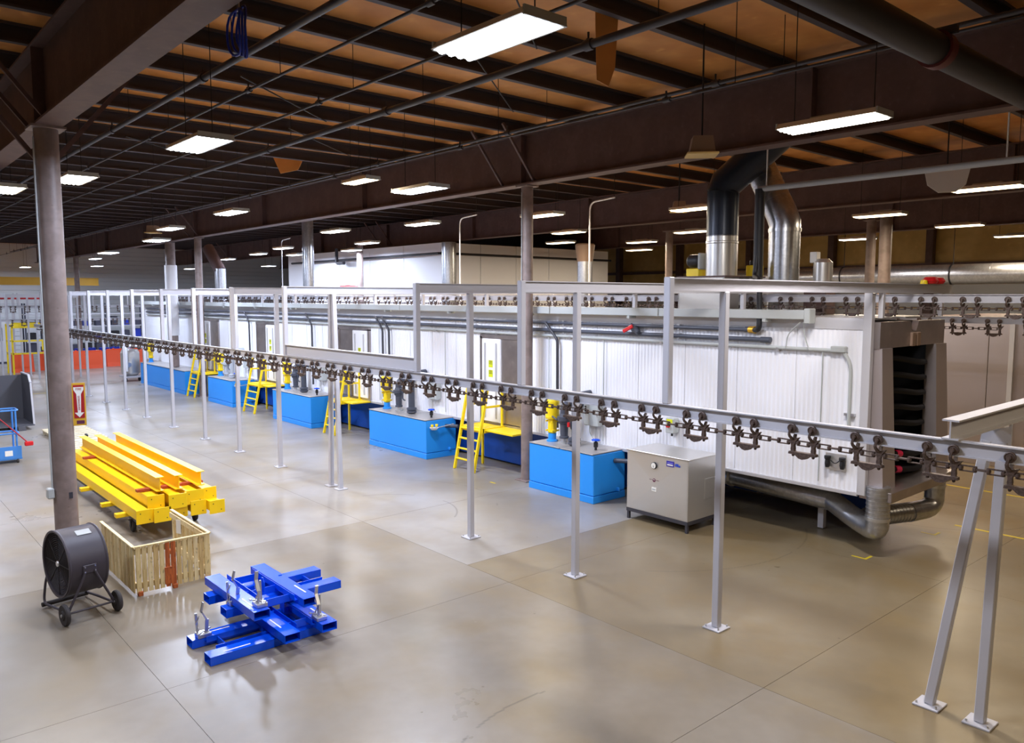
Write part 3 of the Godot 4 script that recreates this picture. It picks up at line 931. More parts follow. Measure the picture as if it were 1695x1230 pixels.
	# cable tray with its brackets
	var t := thing("cable_tray", "long pale grey cable trough along the washer roof edge", "cable tray", Vector3(0, 3.7, -11.72))
	for k in 12:
		var xa := -6.35 - k * 2.9
		part(t, "tray_section", bx(Vector3(2.88, 0.15, 0.15), 0.008), M.box_grey, Vector3(xa - 1.44, 0.02, 0))
		part(t, "tray_bracket", bx(Vector3(0.06, 0.05, 0.2)), M.box_grey, Vector3(xa - 0.7, -0.08, -0.01))
	part(t, "end_box", bx(Vector3(0.1, 0.24, 0.19), 0.01), M.box_grey, Vector3(-6.3, 0.0, 0))
	part(t, "drop_cable", MB.new().tube(rounded([Vector3(-6.45, -0.1, 0), Vector3(-6.7, -0.3, -0.05), Vector3(-6.72, -0.52, -0.06)], 0.15), 0.01, 6).mesh(), M.box_grey)
	part(t, "drop_cable", MB.new().tube(rounded([Vector3(-6.4, -0.1, 0), Vector3(-6.4, -0.3, -0.03), Vector3(-6.32, -0.54, -0.06)], 0.15), 0.01, 6).mesh(), M.box_grey)
	# piping on the wall
	for a in [[3.45, -7.35, 0.035, "upper"], [3.29, -7.05, 0.038, "lower"]]:
		var p := thing("wall_pipe", "%s dark pipe strapped along the washer wall" % a[3], "pipe", Vector3(0, a[0], -11.83))
		part(p, "pipe_run", MB.new().tube([Vector3(a[1], 0, 0), Vector3(-40.5, 0, 0)], a[2], 10).mesh(), M.valve_grey)
		part(p, "end_cap", MB.new().tube([Vector3(float(a[1]) + 0.02, 0, 0), Vector3(float(a[1]) - 0.16, 0, 0)], float(a[2]) + 0.012, 10).mesh(), M.valve_grey)
		for k in 11:
			part(p, "pipe_clamp", bx(Vector3(0.04, 0.1, 0.09)), M.trim, Vector3(-8.9 - k * 3.0, 0, -0.03))
		if a[3] == "lower":
			for x in [-12.05, -18.72, -19.05, -23.3, -28.25]:
				part(p, "drop_leg", MB.new().tube(rounded([Vector3(float(x) - 0.35, 0.16, 0.05), Vector3(x, -0.2, 0.03), Vector3(x, -2.1, 0.02)], 0.08), 0.03, 8).mesh(), M.dark_pipe)
		else:
			var vb := part(p, "shutoff_valve", MB.new().lathe([[0.0, -0.13], [0.05, -0.12], [0.06, -0.05], [0.08, 0.0], [0.06, 0.05], [0.05, 0.12], [0.0, 0.13]], 12, Transform3D(Basis(Vector3.BACK, PI / 2 - 0.6), Vector3(-9.9, -0.06, 0.06))).mesh(), M.valve_grey)
			part(vb, "valve_handle", MB.new().box(Vector3(-10.0, -0.06, 0.14), Vector3(0.26, 0.07, 0.04), Basis(Vector3.BACK, 0.45), 0.01).mesh(), M.red)
	var cd := thing("wall_conduit", "pale grey conduit along the washer wall ending in an elbow box", "conduit", Vector3(0, 3.17, -11.84))
	part(cd, "conduit_run", MB.new().tube([Vector3(-5.95, 0, 0), Vector3(-40.5, 0, 0)], 0.03, 10).mesh(), M.box_grey)
	part(cd, "elbow_box", bx(Vector3(0.24, 0.1, 0.1), 0.015), M.box_grey, Vector3(-5.86, 0.02, 0))
	part(cd, "drop_conduit", MB.new().tube(rounded([Vector3(-5.78, -0.02, 0), Vector3(-5.66, -0.2, 0), Vector3(-5.66, -1.28, 0)], 0.15), 0.028, 10).mesh(), M.box_grey)
	part(cd, "strut_clamp", bx(Vector3(0.16, 0.04, 0.06)), M.zinc, Vector3(-5.66, -0.98, -0.02))
	for k in 14:
		part(cd, "conduit_strap", bx(Vector3(0.06, 0.05, 0.1)), M.zinc, Vector3(-6.9 - k * 2.4, -0.02, -0.02))
	for x in [-6.12, -10.75, -11.55, -12.35, -16.15, -19.3]:
		part(cd, "drop_tube", MB.new().tube([Vector3(x, 0.0, 0.0), Vector3(x, -2.1, 0.0)], 0.011, 6).mesh(), M.box_grey)
	# little valve block on the end panel
	var vb2 := thing("sensor_block", "small steel plate with two black sensor bodies on the washer end", "sensor", Vector3(-5.85, 1.42, -11.86))
	part(vb2, "mount_plate", bx(Vector3(0.34, 0.26, 0.015), 0.003), M.stainless_bright)
	for x in [-0.11, 0.13]:
		part(vb2, "sensor_body", MB.new().lathe([[0.0, -0.09], [0.03, -0.09], [0.04, -0.03], [0.035, 0.03], [0.05, 0.05], [0.05, 0.09], [0.0, 0.09]], 10, Transform3D(Basis.IDENTITY, Vector3(x, 0, 0.06))).mesh(), M.black)
	part(vb2, "sensor_cable", MB.new().tube(rounded([Vector3(-0.08, 0.05, 0.06), Vector3(0.02, -0.03, 0.07), Vector3(0.1, 0.05, 0.06)], 0.06), 0.008, 6).mesh(), M.black)


func tank_body(x0: float, x1: float) -> ArrayMesh:
	var m := MB.new()
	m.box(Vector3((x0 + x1) / 2, 0.55, -11.48), Vector3(absf(x1 - x0), 0.8, 0.92), Basis.IDENTITY, 0.012)
	m.box(Vector3((x0 + x1) / 2, 0.07, -11.48), Vector3(absf(x1 - x0) + 0.012, 0.14, 0.932), Basis.IDENTITY, 0.006)
	return m.mesh()


func tanks() -> void:
	var T := [[-12.08, -10.24, "beside the grey steel cabinet"], [-18.54, -15.85, "with the yellow eyewash fitting on its corner"], [-24.64, -21.95, "between the second and third yellow ladders"], [-30.46, -28.07, "between the farther two yellow ladders"], [-38.99, -33.0, "longest one, below the white wrapped column"]]
	for i in 5:
		var a: Array = T[i]
		var x0: float = a[0]
		var x1: float = a[1]
		var o := thing("wash_tank", "bright blue steel tank " + str(a[2]), "tank")
		part(o, "tank_body", tank_body(x0, x1), M.tank)
		var n := 2 if i < 4 else 4
		var w := (x1 - x0) / n
		for k in n:
			part(o, "lid_plate", bx(Vector3(w - 0.02, 0.02, 0.93), 0.004), M.lid, Vector3(x0 + (k + 0.5) * w, 0.97, -11.47))
		part(o, "lifting_lug", bx(Vector3(0.1, 0.08, 0.06), 0.02), M.tank, Vector3(x1 + 0.02, 0.19, -11.72))
		part(o, "drain_pipe", MB.new().tube([Vector3(x1, 0.78, -11.62), Vector3(x1 + 0.36, 0.8, -11.74)], 0.045, 10).mesh(), M.valve_grey)
		pump(i, x0 + 0.28)
		if i < 4:
			riser(i, x0 + (0.82 if i > 0 else 0.6), x0 + (1.5 if i > 0 else 0.95))
			if i != 0:
				pass
			valve(i, x1 - (0.28 if i < 3 else 0.5))
			control_box(i, x0 + (1.95 if i > 0 else 1.1))
	# eyewash on the second tank's corner, and its twin on the fourth
	for x in [-15.84, -28.05]:
		var e := thing("eyewash", "small yellow and white eyewash fitting on the %s tank corner" % ("second" if x > -20.0 else "fourth"), "eyewash", Vector3(x, 0.78, -11.15))
		part(e, "supply_pipe", MB.new().tube(rounded([Vector3(0.0, 0.02, 0.02), Vector3(0.14, 0, -0.02), Vector3(0.14, 0.05, -0.6)], 0.06), 0.014, 8).mesh(), M.zinc)
		for k in [-0.08, 0.05]:
			part(e, "spray_cup", MB.new().lathe([[0.0, 0.0], [0.03, 0.0], [0.04, 0.05], [0.03, 0.06], [0.0, 0.06]], 10, Transform3D(Basis.IDENTITY, Vector3(0.14, 0.04, k))).mesh(), M.yellow)
		part(e, "bowl", MB.new().lathe([[0.0, -0.04], [0.07, -0.03], [0.11, 0.02], [0.1, 0.02], [0.06, -0.015], [0.0, -0.025]], 14, Transform3D(Basis.IDENTITY, Vector3(0.14, 0.0, 0.0))).mesh(), M.white_paint)


const NTH := ["nearest the steel cabinet", "on the second tank", "on the third tank", "on the fourth tank", "on the longest tank"]


func pump(i: int, x: float) -> void:
	var nth := "on the tank beside the steel cabinet" if i == 0 else str(NTH[i])
	var o := thing("pump_motor", "yellow vertical pump motor with blue foot " + nth, "pump", Vector3(x, 0.98, -11.42))
	part(o, "pump_foot", MB.new().lathe([[0.0, 0.0], [0.12, 0.0], [0.12, 0.03], [0.085, 0.04], [0.085, 0.17], [0.0, 0.17]], 16).mesh(), M.tank)
	var cp := part(o, "coupling_guard", MB.new().box(Vector3(0, 0.33, 0), Vector3(0.16, 0.32, 0.16), Basis.IDENTITY, 0.03).mesh(), M.yellow)
	for k in 4:
		part(cp, "guard_bolt", bx(Vector3(0.03, 0.03, 0.2)), M.yellow, Vector3(0.09 if k % 2 else -0.09, 0.23 + 0.2 * (k / 2), 0.0))
	part(o, "motor", MB.new().lathe([[0.0, 0.48], [0.14, 0.48], [0.15, 0.52], [0.145, 0.56], [0.15, 0.84], [0.14, 0.88], [0.1, 0.93], [0.0, 0.95]], 20).mesh(), M.yellow)
	part(o, "terminal_box", bx(Vector3(0.11, 0.14, 0.1), 0.015), M.yellow, Vector3(-0.17, 0.66, 0.02))
	part(o, "motor_cable", MB.new().tube(rounded([Vector3(-0.2, 0.6, 0.02), Vector3(-0.25, 0.25, 0.03), Vector3(-0.18, 0.06, 0.0), Vector3(0.0, 0.05, -0.1)], 0.15), 0.012, 6).mesh(), M.box_grey)


func riser(i: int, x: float, x2: float) -> void:
	var nth := "on the tank beside the steel cabinet" if i == 0 else str(NTH[i])
	var mat: Material = M.valve_grey if i < 3 else M.pvc
	var o := thing("riser_pipe", "dark grey flanged riser with elbow and butterfly valve " + nth, "pipe", Vector3(x, 0.98, -11.45))
	part(o, "flange_base", MB.new().lathe([[0.0, 0.0], [0.11, 0.0], [0.11, 0.025], [0.05, 0.03], [0.05, 0.1], [0.0, 0.1]], 16).mesh(), M.zinc)
	part(o, "reducer", MB.new().lathe([[0.0, 0.1], [0.1, 0.1], [0.1, 0.14], [0.08, 0.15], [0.09, 0.4], [0.12, 0.42], [0.12, 0.46], [0.0, 0.46]], 18).mesh(), mat)
	part(o, "valve_flange", MB.new().lathe([[0.0, 0.47], [0.15, 0.47], [0.15, 0.55], [0.11, 0.56], [0.09, 0.62], [0.0, 0.62]], 18).mesh(), mat)
	part(o, "valve_lever", MB.new().box(Vector3(-0.14, 0.52, 0.14), Vector3(0.16, 0.03, 0.03), Basis(Vector3.BACK, -0.4), 0.006).mesh(), mat)
	part(o, "elbow", MB.new().tube(rounded([Vector3(0, 0.55, 0), Vector3(0, 0.82, 0), Vector3(0.1, 0.82, -0.42)], 0.22, 8), 0.085, 14).mesh(), mat)
	part(o, "gauge_line", MB.new().tube(rounded([Vector3(0.07, 0.6, 0.02), Vector3(0.22, 0.6, 0.02), Vector3(0.22, 0.33, 0.02), Vector3(0.3, 0.3, 0.0)], 0.04), 0.02, 8).mesh(), M.valve_grey)
	var p := thing("stand_pipe", "upright dark grey flanged pipe " + nth, "pipe", Vector3(x2, 0.98, -11.4))
	part(p, "bolted_flange", MB.new().lathe([[0.0, 0.0], [0.07, 0.0], [0.13, 0.03], [0.13, 0.07], [0.1, 0.09], [0.13, 0.1], [0.13, 0.15], [0.08, 0.17], [0.0, 0.17]], 18).mesh(), mat)
	part(p, "pipe_shaft", MB.new().tube(rounded([Vector3(0, 0.15, 0), Vector3(0, 1.02, 0), Vector3(0, 1.05, -0.45)], 0.14, 6), 0.06 if i == 0 else 0.085, 16).mesh(), mat)
	if i == 0:
		part(p, "red_tap", bx(Vector3(0.05, 0.1, 0.05), 0.01), M.red, Vector3(-0.12, 0.42, 0.05))


func valve(i: int, x: float) -> void:
	var nth := "on the tank beside the steel cabinet" if i == 0 else str(NTH[i])
	var o := thing("hand_valve", "small valve with blue handwheel " + nth, "valve", Vector3(x, 0.98, -11.38))
	part(o, "valve_stem", MB.new().lathe([[0.0, 0.0], [0.03, 0.0], [0.025, 0.05], [0.045, 0.06], [0.045, 0.15], [0.02, 0.17], [0.02, 0.2], [0.0, 0.2]], 12).mesh(), M.black)
	var hw := MB.new()
	var ring := []
	for k in 17:
		ring.append(Vector3(cos(TAU * k / 16) * 0.075, 0.2, sin(TAU * k / 16) * 0.075))
	hw.tube(ring, 0.014, 8, false)
	hw.box(Vector3(0, 0.2, 0), Vector3(0.15, 0.015, 0.03))
	hw.box(Vector3(0, 0.2, 0), Vector3(0.03, 0.015, 0.15))
	hw.lathe([[0.0, 0.23], [0.03, 0.22], [0.04, 0.19], [0.0, 0.18]], 10)
	part(o, "handwheel", hw.mesh(), M.blue)


func control_box(i: int, x: float) -> void:
	var nth := "above the tank beside the steel cabinet" if i == 0 else str(NTH[i]).replace("on", "above")
	var o := thing("control_box", "grey wall control box " + nth, "control box", Vector3(x, 1.62, -11.8))
	part(o, "enclosure", bx(Vector3(0.4, 0.5, 0.17), 0.012), M.box_grey)
	for k in 4:
		part(o, "push_button", MB.new().lathe([[0.0, 0.02], [0.016, 0.02], [0.018, 0.0], [0.0, 0.0]], 8, Transform3D(Basis(Vector3.RIGHT, PI / 2), Vector3(-0.14, 0.14 - k * 0.045, 0.09))).mesh(), M.black)
	part(o, "door_latch", bx(Vector3(0.015, 0.08, 0.015)), M.zinc, Vector3(0.17, 0, 0.09))
	part(o, "cable_loop", MB.new().tube(rounded([Vector3(-0.08, -0.25, 0.02), Vector3(-0.06, -0.42, 0.05), Vector3(0.14, -0.52, 0.1), Vector3(0.2, -0.56, 0.1)], 0.12), 0.012, 6).mesh(), M.box_grey)


func ladders() -> void:
	var L := [[-14.6, -13.88, "beside the grey column between tanks"], [-21.0, -20.38, "between the second and third blue tanks"], [-26.9, -26.0, "between the third and fourth blue tanks"], [-32.6, -31.8, "by the far grey column"]]
	for a in L:
		var x0: float = a[0]
		var x1: float = a[1]
		var o := thing("access_ladder", "yellow steel ladder platform with handrails " + str(a[2]), "ladder", Vector3(0, 0, 0))
		for x in [x0, x1]:
			part(o, "stringer", MB.new().bar(Vector3(x, 0.0, -10.95), Vector3(x, 1.9, -11.36), 0.05, 0.07, Vector3.BACK, 0.006).mesh(), M.yellow)
		for k in 4:
			var y := 0.25 + k * 0.235
			var z := -10.95 - 0.41 * y / 1.9
			part(o, "rung", MB.new().bar(Vector3(x0, y, z), Vector3(x1, y, z), 0.06, 0.035, Vector3.UP, 0.006).mesh(), M.yellow)
		# platform to the washer door, with grating bars
		var xe := x1 + 0.95 if x1 > -15.0 else x1 + 0.5
		part(o, "platform_edge", MB.new().bar(Vector3(x0 - 0.05, 0.95, -11.2), Vector3(x1 + 0.05, 0.95, -11.2), 0.04, 0.11, Vector3.UP, 0.005).mesh(), M.yellow)
		for k in 7:
			part(o, "grating_bar", bx(Vector3(x1 - x0, 0.03, 0.05), 0.005), M.yellow, Vector3((x0 + x1) / 2, 0.985, -11.25 - k * 0.085))
		part(o, "side_channel", MB.new().bar(Vector3(x1 + 0.03, 0.95, -11.18), Vector3(x1 + 0.03, 0.95, -11.84), 0.04, 0.11).mesh(), M.yellow)
		part(o, "side_channel", MB.new().bar(Vector3(x0 - 0.03, 0.95, -11.18), Vector3(x0 - 0.03, 0.95, -11.84), 0.04, 0.11).mesh(), M.yellow)
		part(o, "landing_plate", bx(Vector3(xe - x1, 0.04, 0.6), 0.005), M.yellow, Vector3((xe + x1) / 2 + 0.05, 0.96, -11.55))
		for x in [x0, x1]:
			part(o, "rail_post", MB.new().bar(Vector3(x, 0.98, -11.8), Vector3(x, 1.9, -11.8), 0.05, 0.05, Vector3.BACK, 0.005).mesh(), M.yellow)
			part(o, "guard_rail", MB.new().bar(Vector3(x, 1.48, -11.28), Vector3(x, 1.48, -11.8), 0.04, 0.05, Vector3.UP, 0.005).mesh(), M.yellow)
		part(o, "platform_leg", MB.new().bar(Vector3(x0, 0.0, -11.8), Vector3(x0, 0.95, -11.8), 0.05, 0.05, Vector3.BACK).mesh(), M.yellow)


func cabinet() -> void:
	var o := thing("steel_cabinet", "plain stainless steel cabinet on dark legs with dial gauge and blue badge", "cabinet", Vector3(-8.54, 0, -11.22))
	var w := 1.34
	var d := 0.84
	part(o, "body", MB.new().box(Vector3(0, 0.73, 0), Vector3(w, 1.06, d), Basis.IDENTITY, 0.006).mesh(), M.stainless_bright)
	# front sheet with the faint cross-break of folded sheet metal
	var f := MB.new()
	var c := Vector3(0, 0.73, d / 2 + 0.03)
	var q := [Vector3(-w / 2 + 0.02, 0.22, d / 2 + 0.003), Vector3(w / 2 - 0.02, 0.22, d / 2 + 0.003), Vector3(w / 2 - 0.02, 1.24, d / 2 + 0.003), Vector3(-w / 2 + 0.02, 1.24, d / 2 + 0.003)]
	for k in 4:
		var a: Vector3 = q[k]
		var b: Vector3 = q[(k + 1) % 4]
		var nn := (b - a).cross(c - a).normalized()
		if nn.z < 0:
			nn = -nn
		f.tri(a, b, c, nn, nn, nn)
	part(o, "front_sheet", f.mesh(), M.stainless_bright)
	part(o, "lid", MB.new().box(Vector3(0, 1.265, 0), Vector3(w + 0.03, 0.02, d + 0.03), Basis.IDENTITY, 0.006).mesh(), M.stainless_bright)
	var fr := MB.new()
	for s in [-1.0, 1.0]:
		fr.bar(Vector3(-w / 2, 0.17, s * (d / 2 - 0.02)), Vector3(w / 2, 0.17, s * (d / 2 - 0.02)), 0.05, 0.06)
		fr.bar(Vector3(s * (w / 2 - 0.02), 0.17, -d / 2), Vector3(s * (w / 2 - 0.02), 0.17, d / 2), 0.05, 0.06)
	part(o, "base_frame", fr.mesh(), M.dark_pipe)
	for sx in [-1.0, 1.0]:
		for sz in [-1.0, 1.0]:
			part(o, "leg", bx(Vector3(0.05, 0.15, 0.05), 0.004), M.dark_pipe, Vector3(sx * (w / 2 - 0.03), 0.075, sz * (d / 2 - 0.03)))
	var g := part(o, "dial_gauge", MB.new().lathe([[0.0, 0.03], [0.05, 0.03], [0.05, 0.026], [0.058, 0.03], [0.06, 0.0], [0.0, 0.0]], 20, Transform3D(Basis(Vector3.RIGHT, PI / 2), Vector3(-0.04, 1.07, d / 2 + 0.012))).mesh(), M.black)
	part(g, "dial_face", MB.new().lathe([[0.0, 0.034], [0.05, 0.033], [0.05, 0.03]], 20, Transform3D(Basis(Vector3.RIGHT, PI / 2), Vector3(-0.04, 1.07, d / 2 + 0.012))).mesh(), M.paper)
	part(g, "dial_needle", bx(Vector3(0.006, 0.04, 0.003)), M.black, Vector3(-0.04, 1.055, d / 2 + 0.048))
	# blue badge: rounded plate with white bar, then small blue lettering block
	var bd := part(o, "badge", bx(Vector3(0.16, 0.1, 0.006), 0.02), M.logo_deep, Vector3(0.3, 1.15, d / 2 + 0.014))
	part(bd, "badge_bar", bx(Vector3(0.12, 0.022, 0.003)), M.paper, Vector3(0.0, -0.018, 0.004))
	part(bd, "badge_bar", bx(Vector3(0.11, 0.012, 0.003)), flat(c8(130, 130, 220), 0.5), Vector3(0.0, 0.015, 0.004))
	for k in 3:
		part(bd, "badge_letter", bx(Vector3(0.032, 0.05 if k < 2 else 0.035, 0.004), 0.002), M.logo_blue, Vector3(0.12 + k * 0.036, -0.002 - (0.012 if k == 2 else 0.0), 0.002))
	var em := part(o, "round_emblem", MB.new().lathe([[0.0, 0.005], [0.032, 0.005], [0.032, 0.0]], 16, Transform3D(Basis(Vector3.RIGHT, PI / 2), Vector3(-0.03, 0.81, d / 2 + 0.026))).mesh(), M.maroon)
	part(em, "emblem_bar", bx(Vector3(0.03, 0.012, 0.003)), M.paper, Vector3(-0.03, 0.82, d / 2 + 0.033))
	for s in [-1.0, 1.0]:
		part(em, "emblem_wing", bx(Vector3(0.06, 0.008, 0.002)), M.maroon, Vector3(-0.03 + s * 0.075, 0.815, d / 2 + 0.028))
	var pl := part(o, "rating_plate", bx(Vector3(0.1, 0.07, 0.004)), M.paper, Vector3(-0.03, 0.65, d / 2 + 0.03))
	part(pl, "plate_print", bx(Vector3(0.07, 0.025, 0.002)), M.box_grey, Vector3(0, -0.002, 0.003))
	part(o, "side_hatch", bx(Vector3(0.004, 0.36, 0.3), 0.002), M.stainless_bright, Vector3(w / 2 + 0.002, 0.7, -0.2))
	# isolator switch on the wall behind
	var s := thing("isolator_switch", "grey isolator switch with red knob and yellow tag on the washer wall", "switch", Vector3(-8.98, 1.62, -11.79))
	part(s, "enclosure", bx(Vector3(0.2, 0.28, 0.16), 0.012), M.box_grey)
	part(s, "red_knob", MB.new().lathe([[0.0, 0.05], [0.03, 0.05], [0.04, 0.0], [0.0, 0.0]], 12, Transform3D(Basis(Vector3.RIGHT, PI / 2), Vector3(-0.02, 0.0, 0.08))).mesh(), M.red)
	part(s, "yellow_tag", bx(Vector3(0.13, 0.07, 0.004)), M.label_yellow, Vector3(0, 0.09, 0.082))
	part(s, "cable_gland", MB.new().tube([Vector3(0, -0.14, 0), Vector3(0, -0.2, 0)], 0.02, 8).mesh(), M.black)


func stacks_and_pipes() -> void:
	# exhaust plenum over the conveyor slot
	var p := thing("exhaust_plenum", "square stainless exhaust hood over the washer roof slot", "hood", Vector3(-8.95, 3.68, -13.2))
	part(p, "hood_front", bx(Vector3(1.0, 0.68, 0.02)), M.stainless_bright, Vector3(0, 0.34, 0.66))
	part(p, "hood_rear", bx(Vector3(1.0, 0.68, 0.02)), M.stainless_bright, Vector3(0, 0.34, -0.66))
	part(p, "hood_roof", bx(Vector3(1.1, 0.03, 1.36)), M.girder, Vector3(0, 0.7, 0))
	for x in [-0.5, 0.5]:
		for z in [-0.42, 0.42]:
			part(p, "hood_side", bx(Vector3(0.02, 0.68, 0.5)), M.stainless_bright, Vector3(x, 0.34, z))
	var s := thing("exhaust_stack", "dark blue round exhaust stack with stainless foot bending under the girder", "duct", Vector3(-8.95, 4.4, -13.2))
	part(s, "stack_foot", MB.new().lathe([[0.0, 0.0], [0.3, 0.0], [0.3, 0.62], [0.31, 0.63], [0.31, 0.66], [0.3, 0.67], [0.3, 0.78], [0.0, 0.78]], 28).mesh(), M.stainless_bright)
	part(s, "stack_pipe", MB.new().tube([Vector3(0, 0.76, 0), Vector3(0, 1.62, 0)], 0.3, 28).mesh(), M.duct_dark)
	part(s, "stack_elbow", MB.new().tube([Vector3(0, 1.6, 0), Vector3(0.02, 1.75, -0.02), Vector3(0.5, 2.25, -0.3), Vector3(0.85, 2.62, -0.5)], 0.31, 28).mesh(), M.duct_dark)
	var mt := thing("fan_motor", "black fan motor on yellow bracket beside the exhaust stack", "motor", Vector3(-9.5, 4.4, -13.15))
	part(mt, "bracket", bx(Vector3(0.3, 0.16, 0.26), 0.01), M.yellow, Vector3(0, 0.08, 0))
	part(mt, "motor_body", MB.new().lathe([[0.0, -0.14], [0.12, -0.14], [0.13, -0.1], [0.13, 0.1], [0.1, 0.14], [0.0, 0.14]], 16, Transform3D(Basis(Vector3.BACK, PI / 2), Vector3(-0.03, 0.31, 0))).mesh(), M.black)
	part(mt, "belt_guard", bx(Vector3(0.06, 0.32, 0.3), 0.02), M.box_grey, Vector3(0.16, 0.3, 0))
	var g := thing("spiral_duct", "shiny galvanised spiral duct with segmented elbow beside the gas drop", "duct", Vector3(-8.14, 3.69, -14.08))
	part(g, "lower_duct", spiral_duct([Vector3(0, 0, 0), Vector3(0, 1.62, 0)], 0.29, 0.1), M.galvanised)
	part(g, "elbow", MB.new().tube([Vector3(0, 1.62, 0), Vector3(0, 1.72, 0), Vector3(-0.08, 1.92, 0), Vector3(-0.2, 2.14, 0)], 0.295, 12).mesh(), M.galvanised)
	part(g, "upper_duct", spiral_duct([Vector3(-0.19, 2.12, 0), Vector3(-0.85, 3.36, 0)], 0.29, 0.1), M.galvanised)
	part(g, "collar", MB.new().tube([Vector3(0, 1.56, 0), Vector3(0, 1.62, 0)], 0.305, 28).mesh(), M.zinc)
	part(p, "yellow_bracket", bx(Vector3(0.24, 0.22, 0.24), 0.01), M.yellow, Vector3(0.42, 0.82, -0.5))
	part(p, "bracket_cap", bx(Vector3(0.16, 0.1, 0.16), 0.02), M.black, Vector3(0.42, 0.98, -0.5))
	var y2 := thing("fan_motor", "pale fan motor on tall stand beside the spiral duct", "motor", Vector3(-7.32, 3.68, -13.95))
	part(y2, "stand", bx(Vector3(0.44, 0.46, 0.36), 0.01), M.girder, Vector3(0.0, 0.23, 0))
	part(y2, "motor_body", MB.new().lathe([[0.0, 0.46], [0.16, 0.46], [0.17, 0.52], [0.17, 0.95], [0.1, 1.02], [0.0, 1.02]], 16, Transform3D(Basis.IDENTITY, Vector3(0.05, 0, 0))).mesh(), M.stainless_bright)
	part(y2, "terminal_box", bx(Vector3(0.14, 0.2, 0.14), 0.01), M.paper, Vector3(-0.1, 1.05, 0.02))
	# gas line: run along the roof, drop, brass valve
	var gl := thing("gas_line", "dark gas pipe running under the roof and dropping to the washer wall", "pipe")
	part(gl, "pipe_run", MB.new().tube([Vector3(2.0, 5.88, -12.5), Vector3(-7.75, 5.88, -12.5)], 0.05, 12).mesh(), M.pvc)
	part(gl, "drop_pipe", MB.new().tube(rounded([Vector3(-7.72, 5.88, -12.5), Vector3(-7.72, 4.25, -12.5)], 0.1), 0.085, 12).mesh(), M.black)
	part(gl, "drop_pipe", MB.new().tube(rounded([Vector3(-7.72, 5.0, -12.5), Vector3(-7.72, 4.35, -12.4), Vector3(-7.2, 4.28, -11.72), Vector3(-7.17, 3.45, -11.7), Vector3(-7.35, 3.45, -11.8)], 0.12), 0.045, 12).mesh(), M.black)
	part(gl, "brass_union", MB.new().tube([Vector3(-7.3, 3.45, -11.79), Vector3(-7.42, 3.45, -11.82)], 0.06, 12).mesh(), M.brass)
	for x in [-3.9, -7.6]:
		part(gl, "hanger_strap", MB.new().bar(Vector3(x, 5.92, -12.5), Vector3(x, 7.665, -12.5), 0.02, 0.02, Vector3.BACK).mesh(), M.white_paint)
	# more ducts further along the roof
	var D := [["slim galvanised spiral duct rising from the middle of the washer roof", -27.8, -14.0, 0.21, 3.69, 6.9], ["pale galvanised duct rising behind the washer before the enclosure", -24.8, -18.4, 0.28, 0.02, 6.1], ["galvanised duct with brown collar behind the washer near the enclosure end", -18.8, -19.7, 0.26, 0.02, 5.7], ["galvanised duct rising from the far washer roof under a dark chute", -36.6, -14.0, 0.25, 3.69, 5.3]]
	for d in D:
		var o := thing("spiral_duct", d[0], "duct", Vector3(d[1], 0, d[2]))
		part(o, "duct_pipe", spiral_duct([Vector3(0, d[4], 0), Vector3(0, d[5], 0)], d[3], 0.14), M.galvanised)
		part(o, "base_collar", MB.new().tube([Vector3(0, float(d[4]) - 0.02, 0), Vector3(0, float(d[4]) + 0.12, 0)], float(d[3]) + 0.03, 20).mesh(), M.zinc)
		if float(d[1]) < -30.0:
			part(o, "upper_chute", MB.new().tube([Vector3(0, 5.2, 0), Vector3(-0.9, 6.3, 0.2)], 0.26, 16).mesh(), M.girder)
		if float(d[1]) == -18.8:
			part(o, "brown_collar", MB.new().lathe([[0.27, 5.2], [0.34, 5.75], [0.3, 5.8]], 20).mesh(), M.dull_brown)


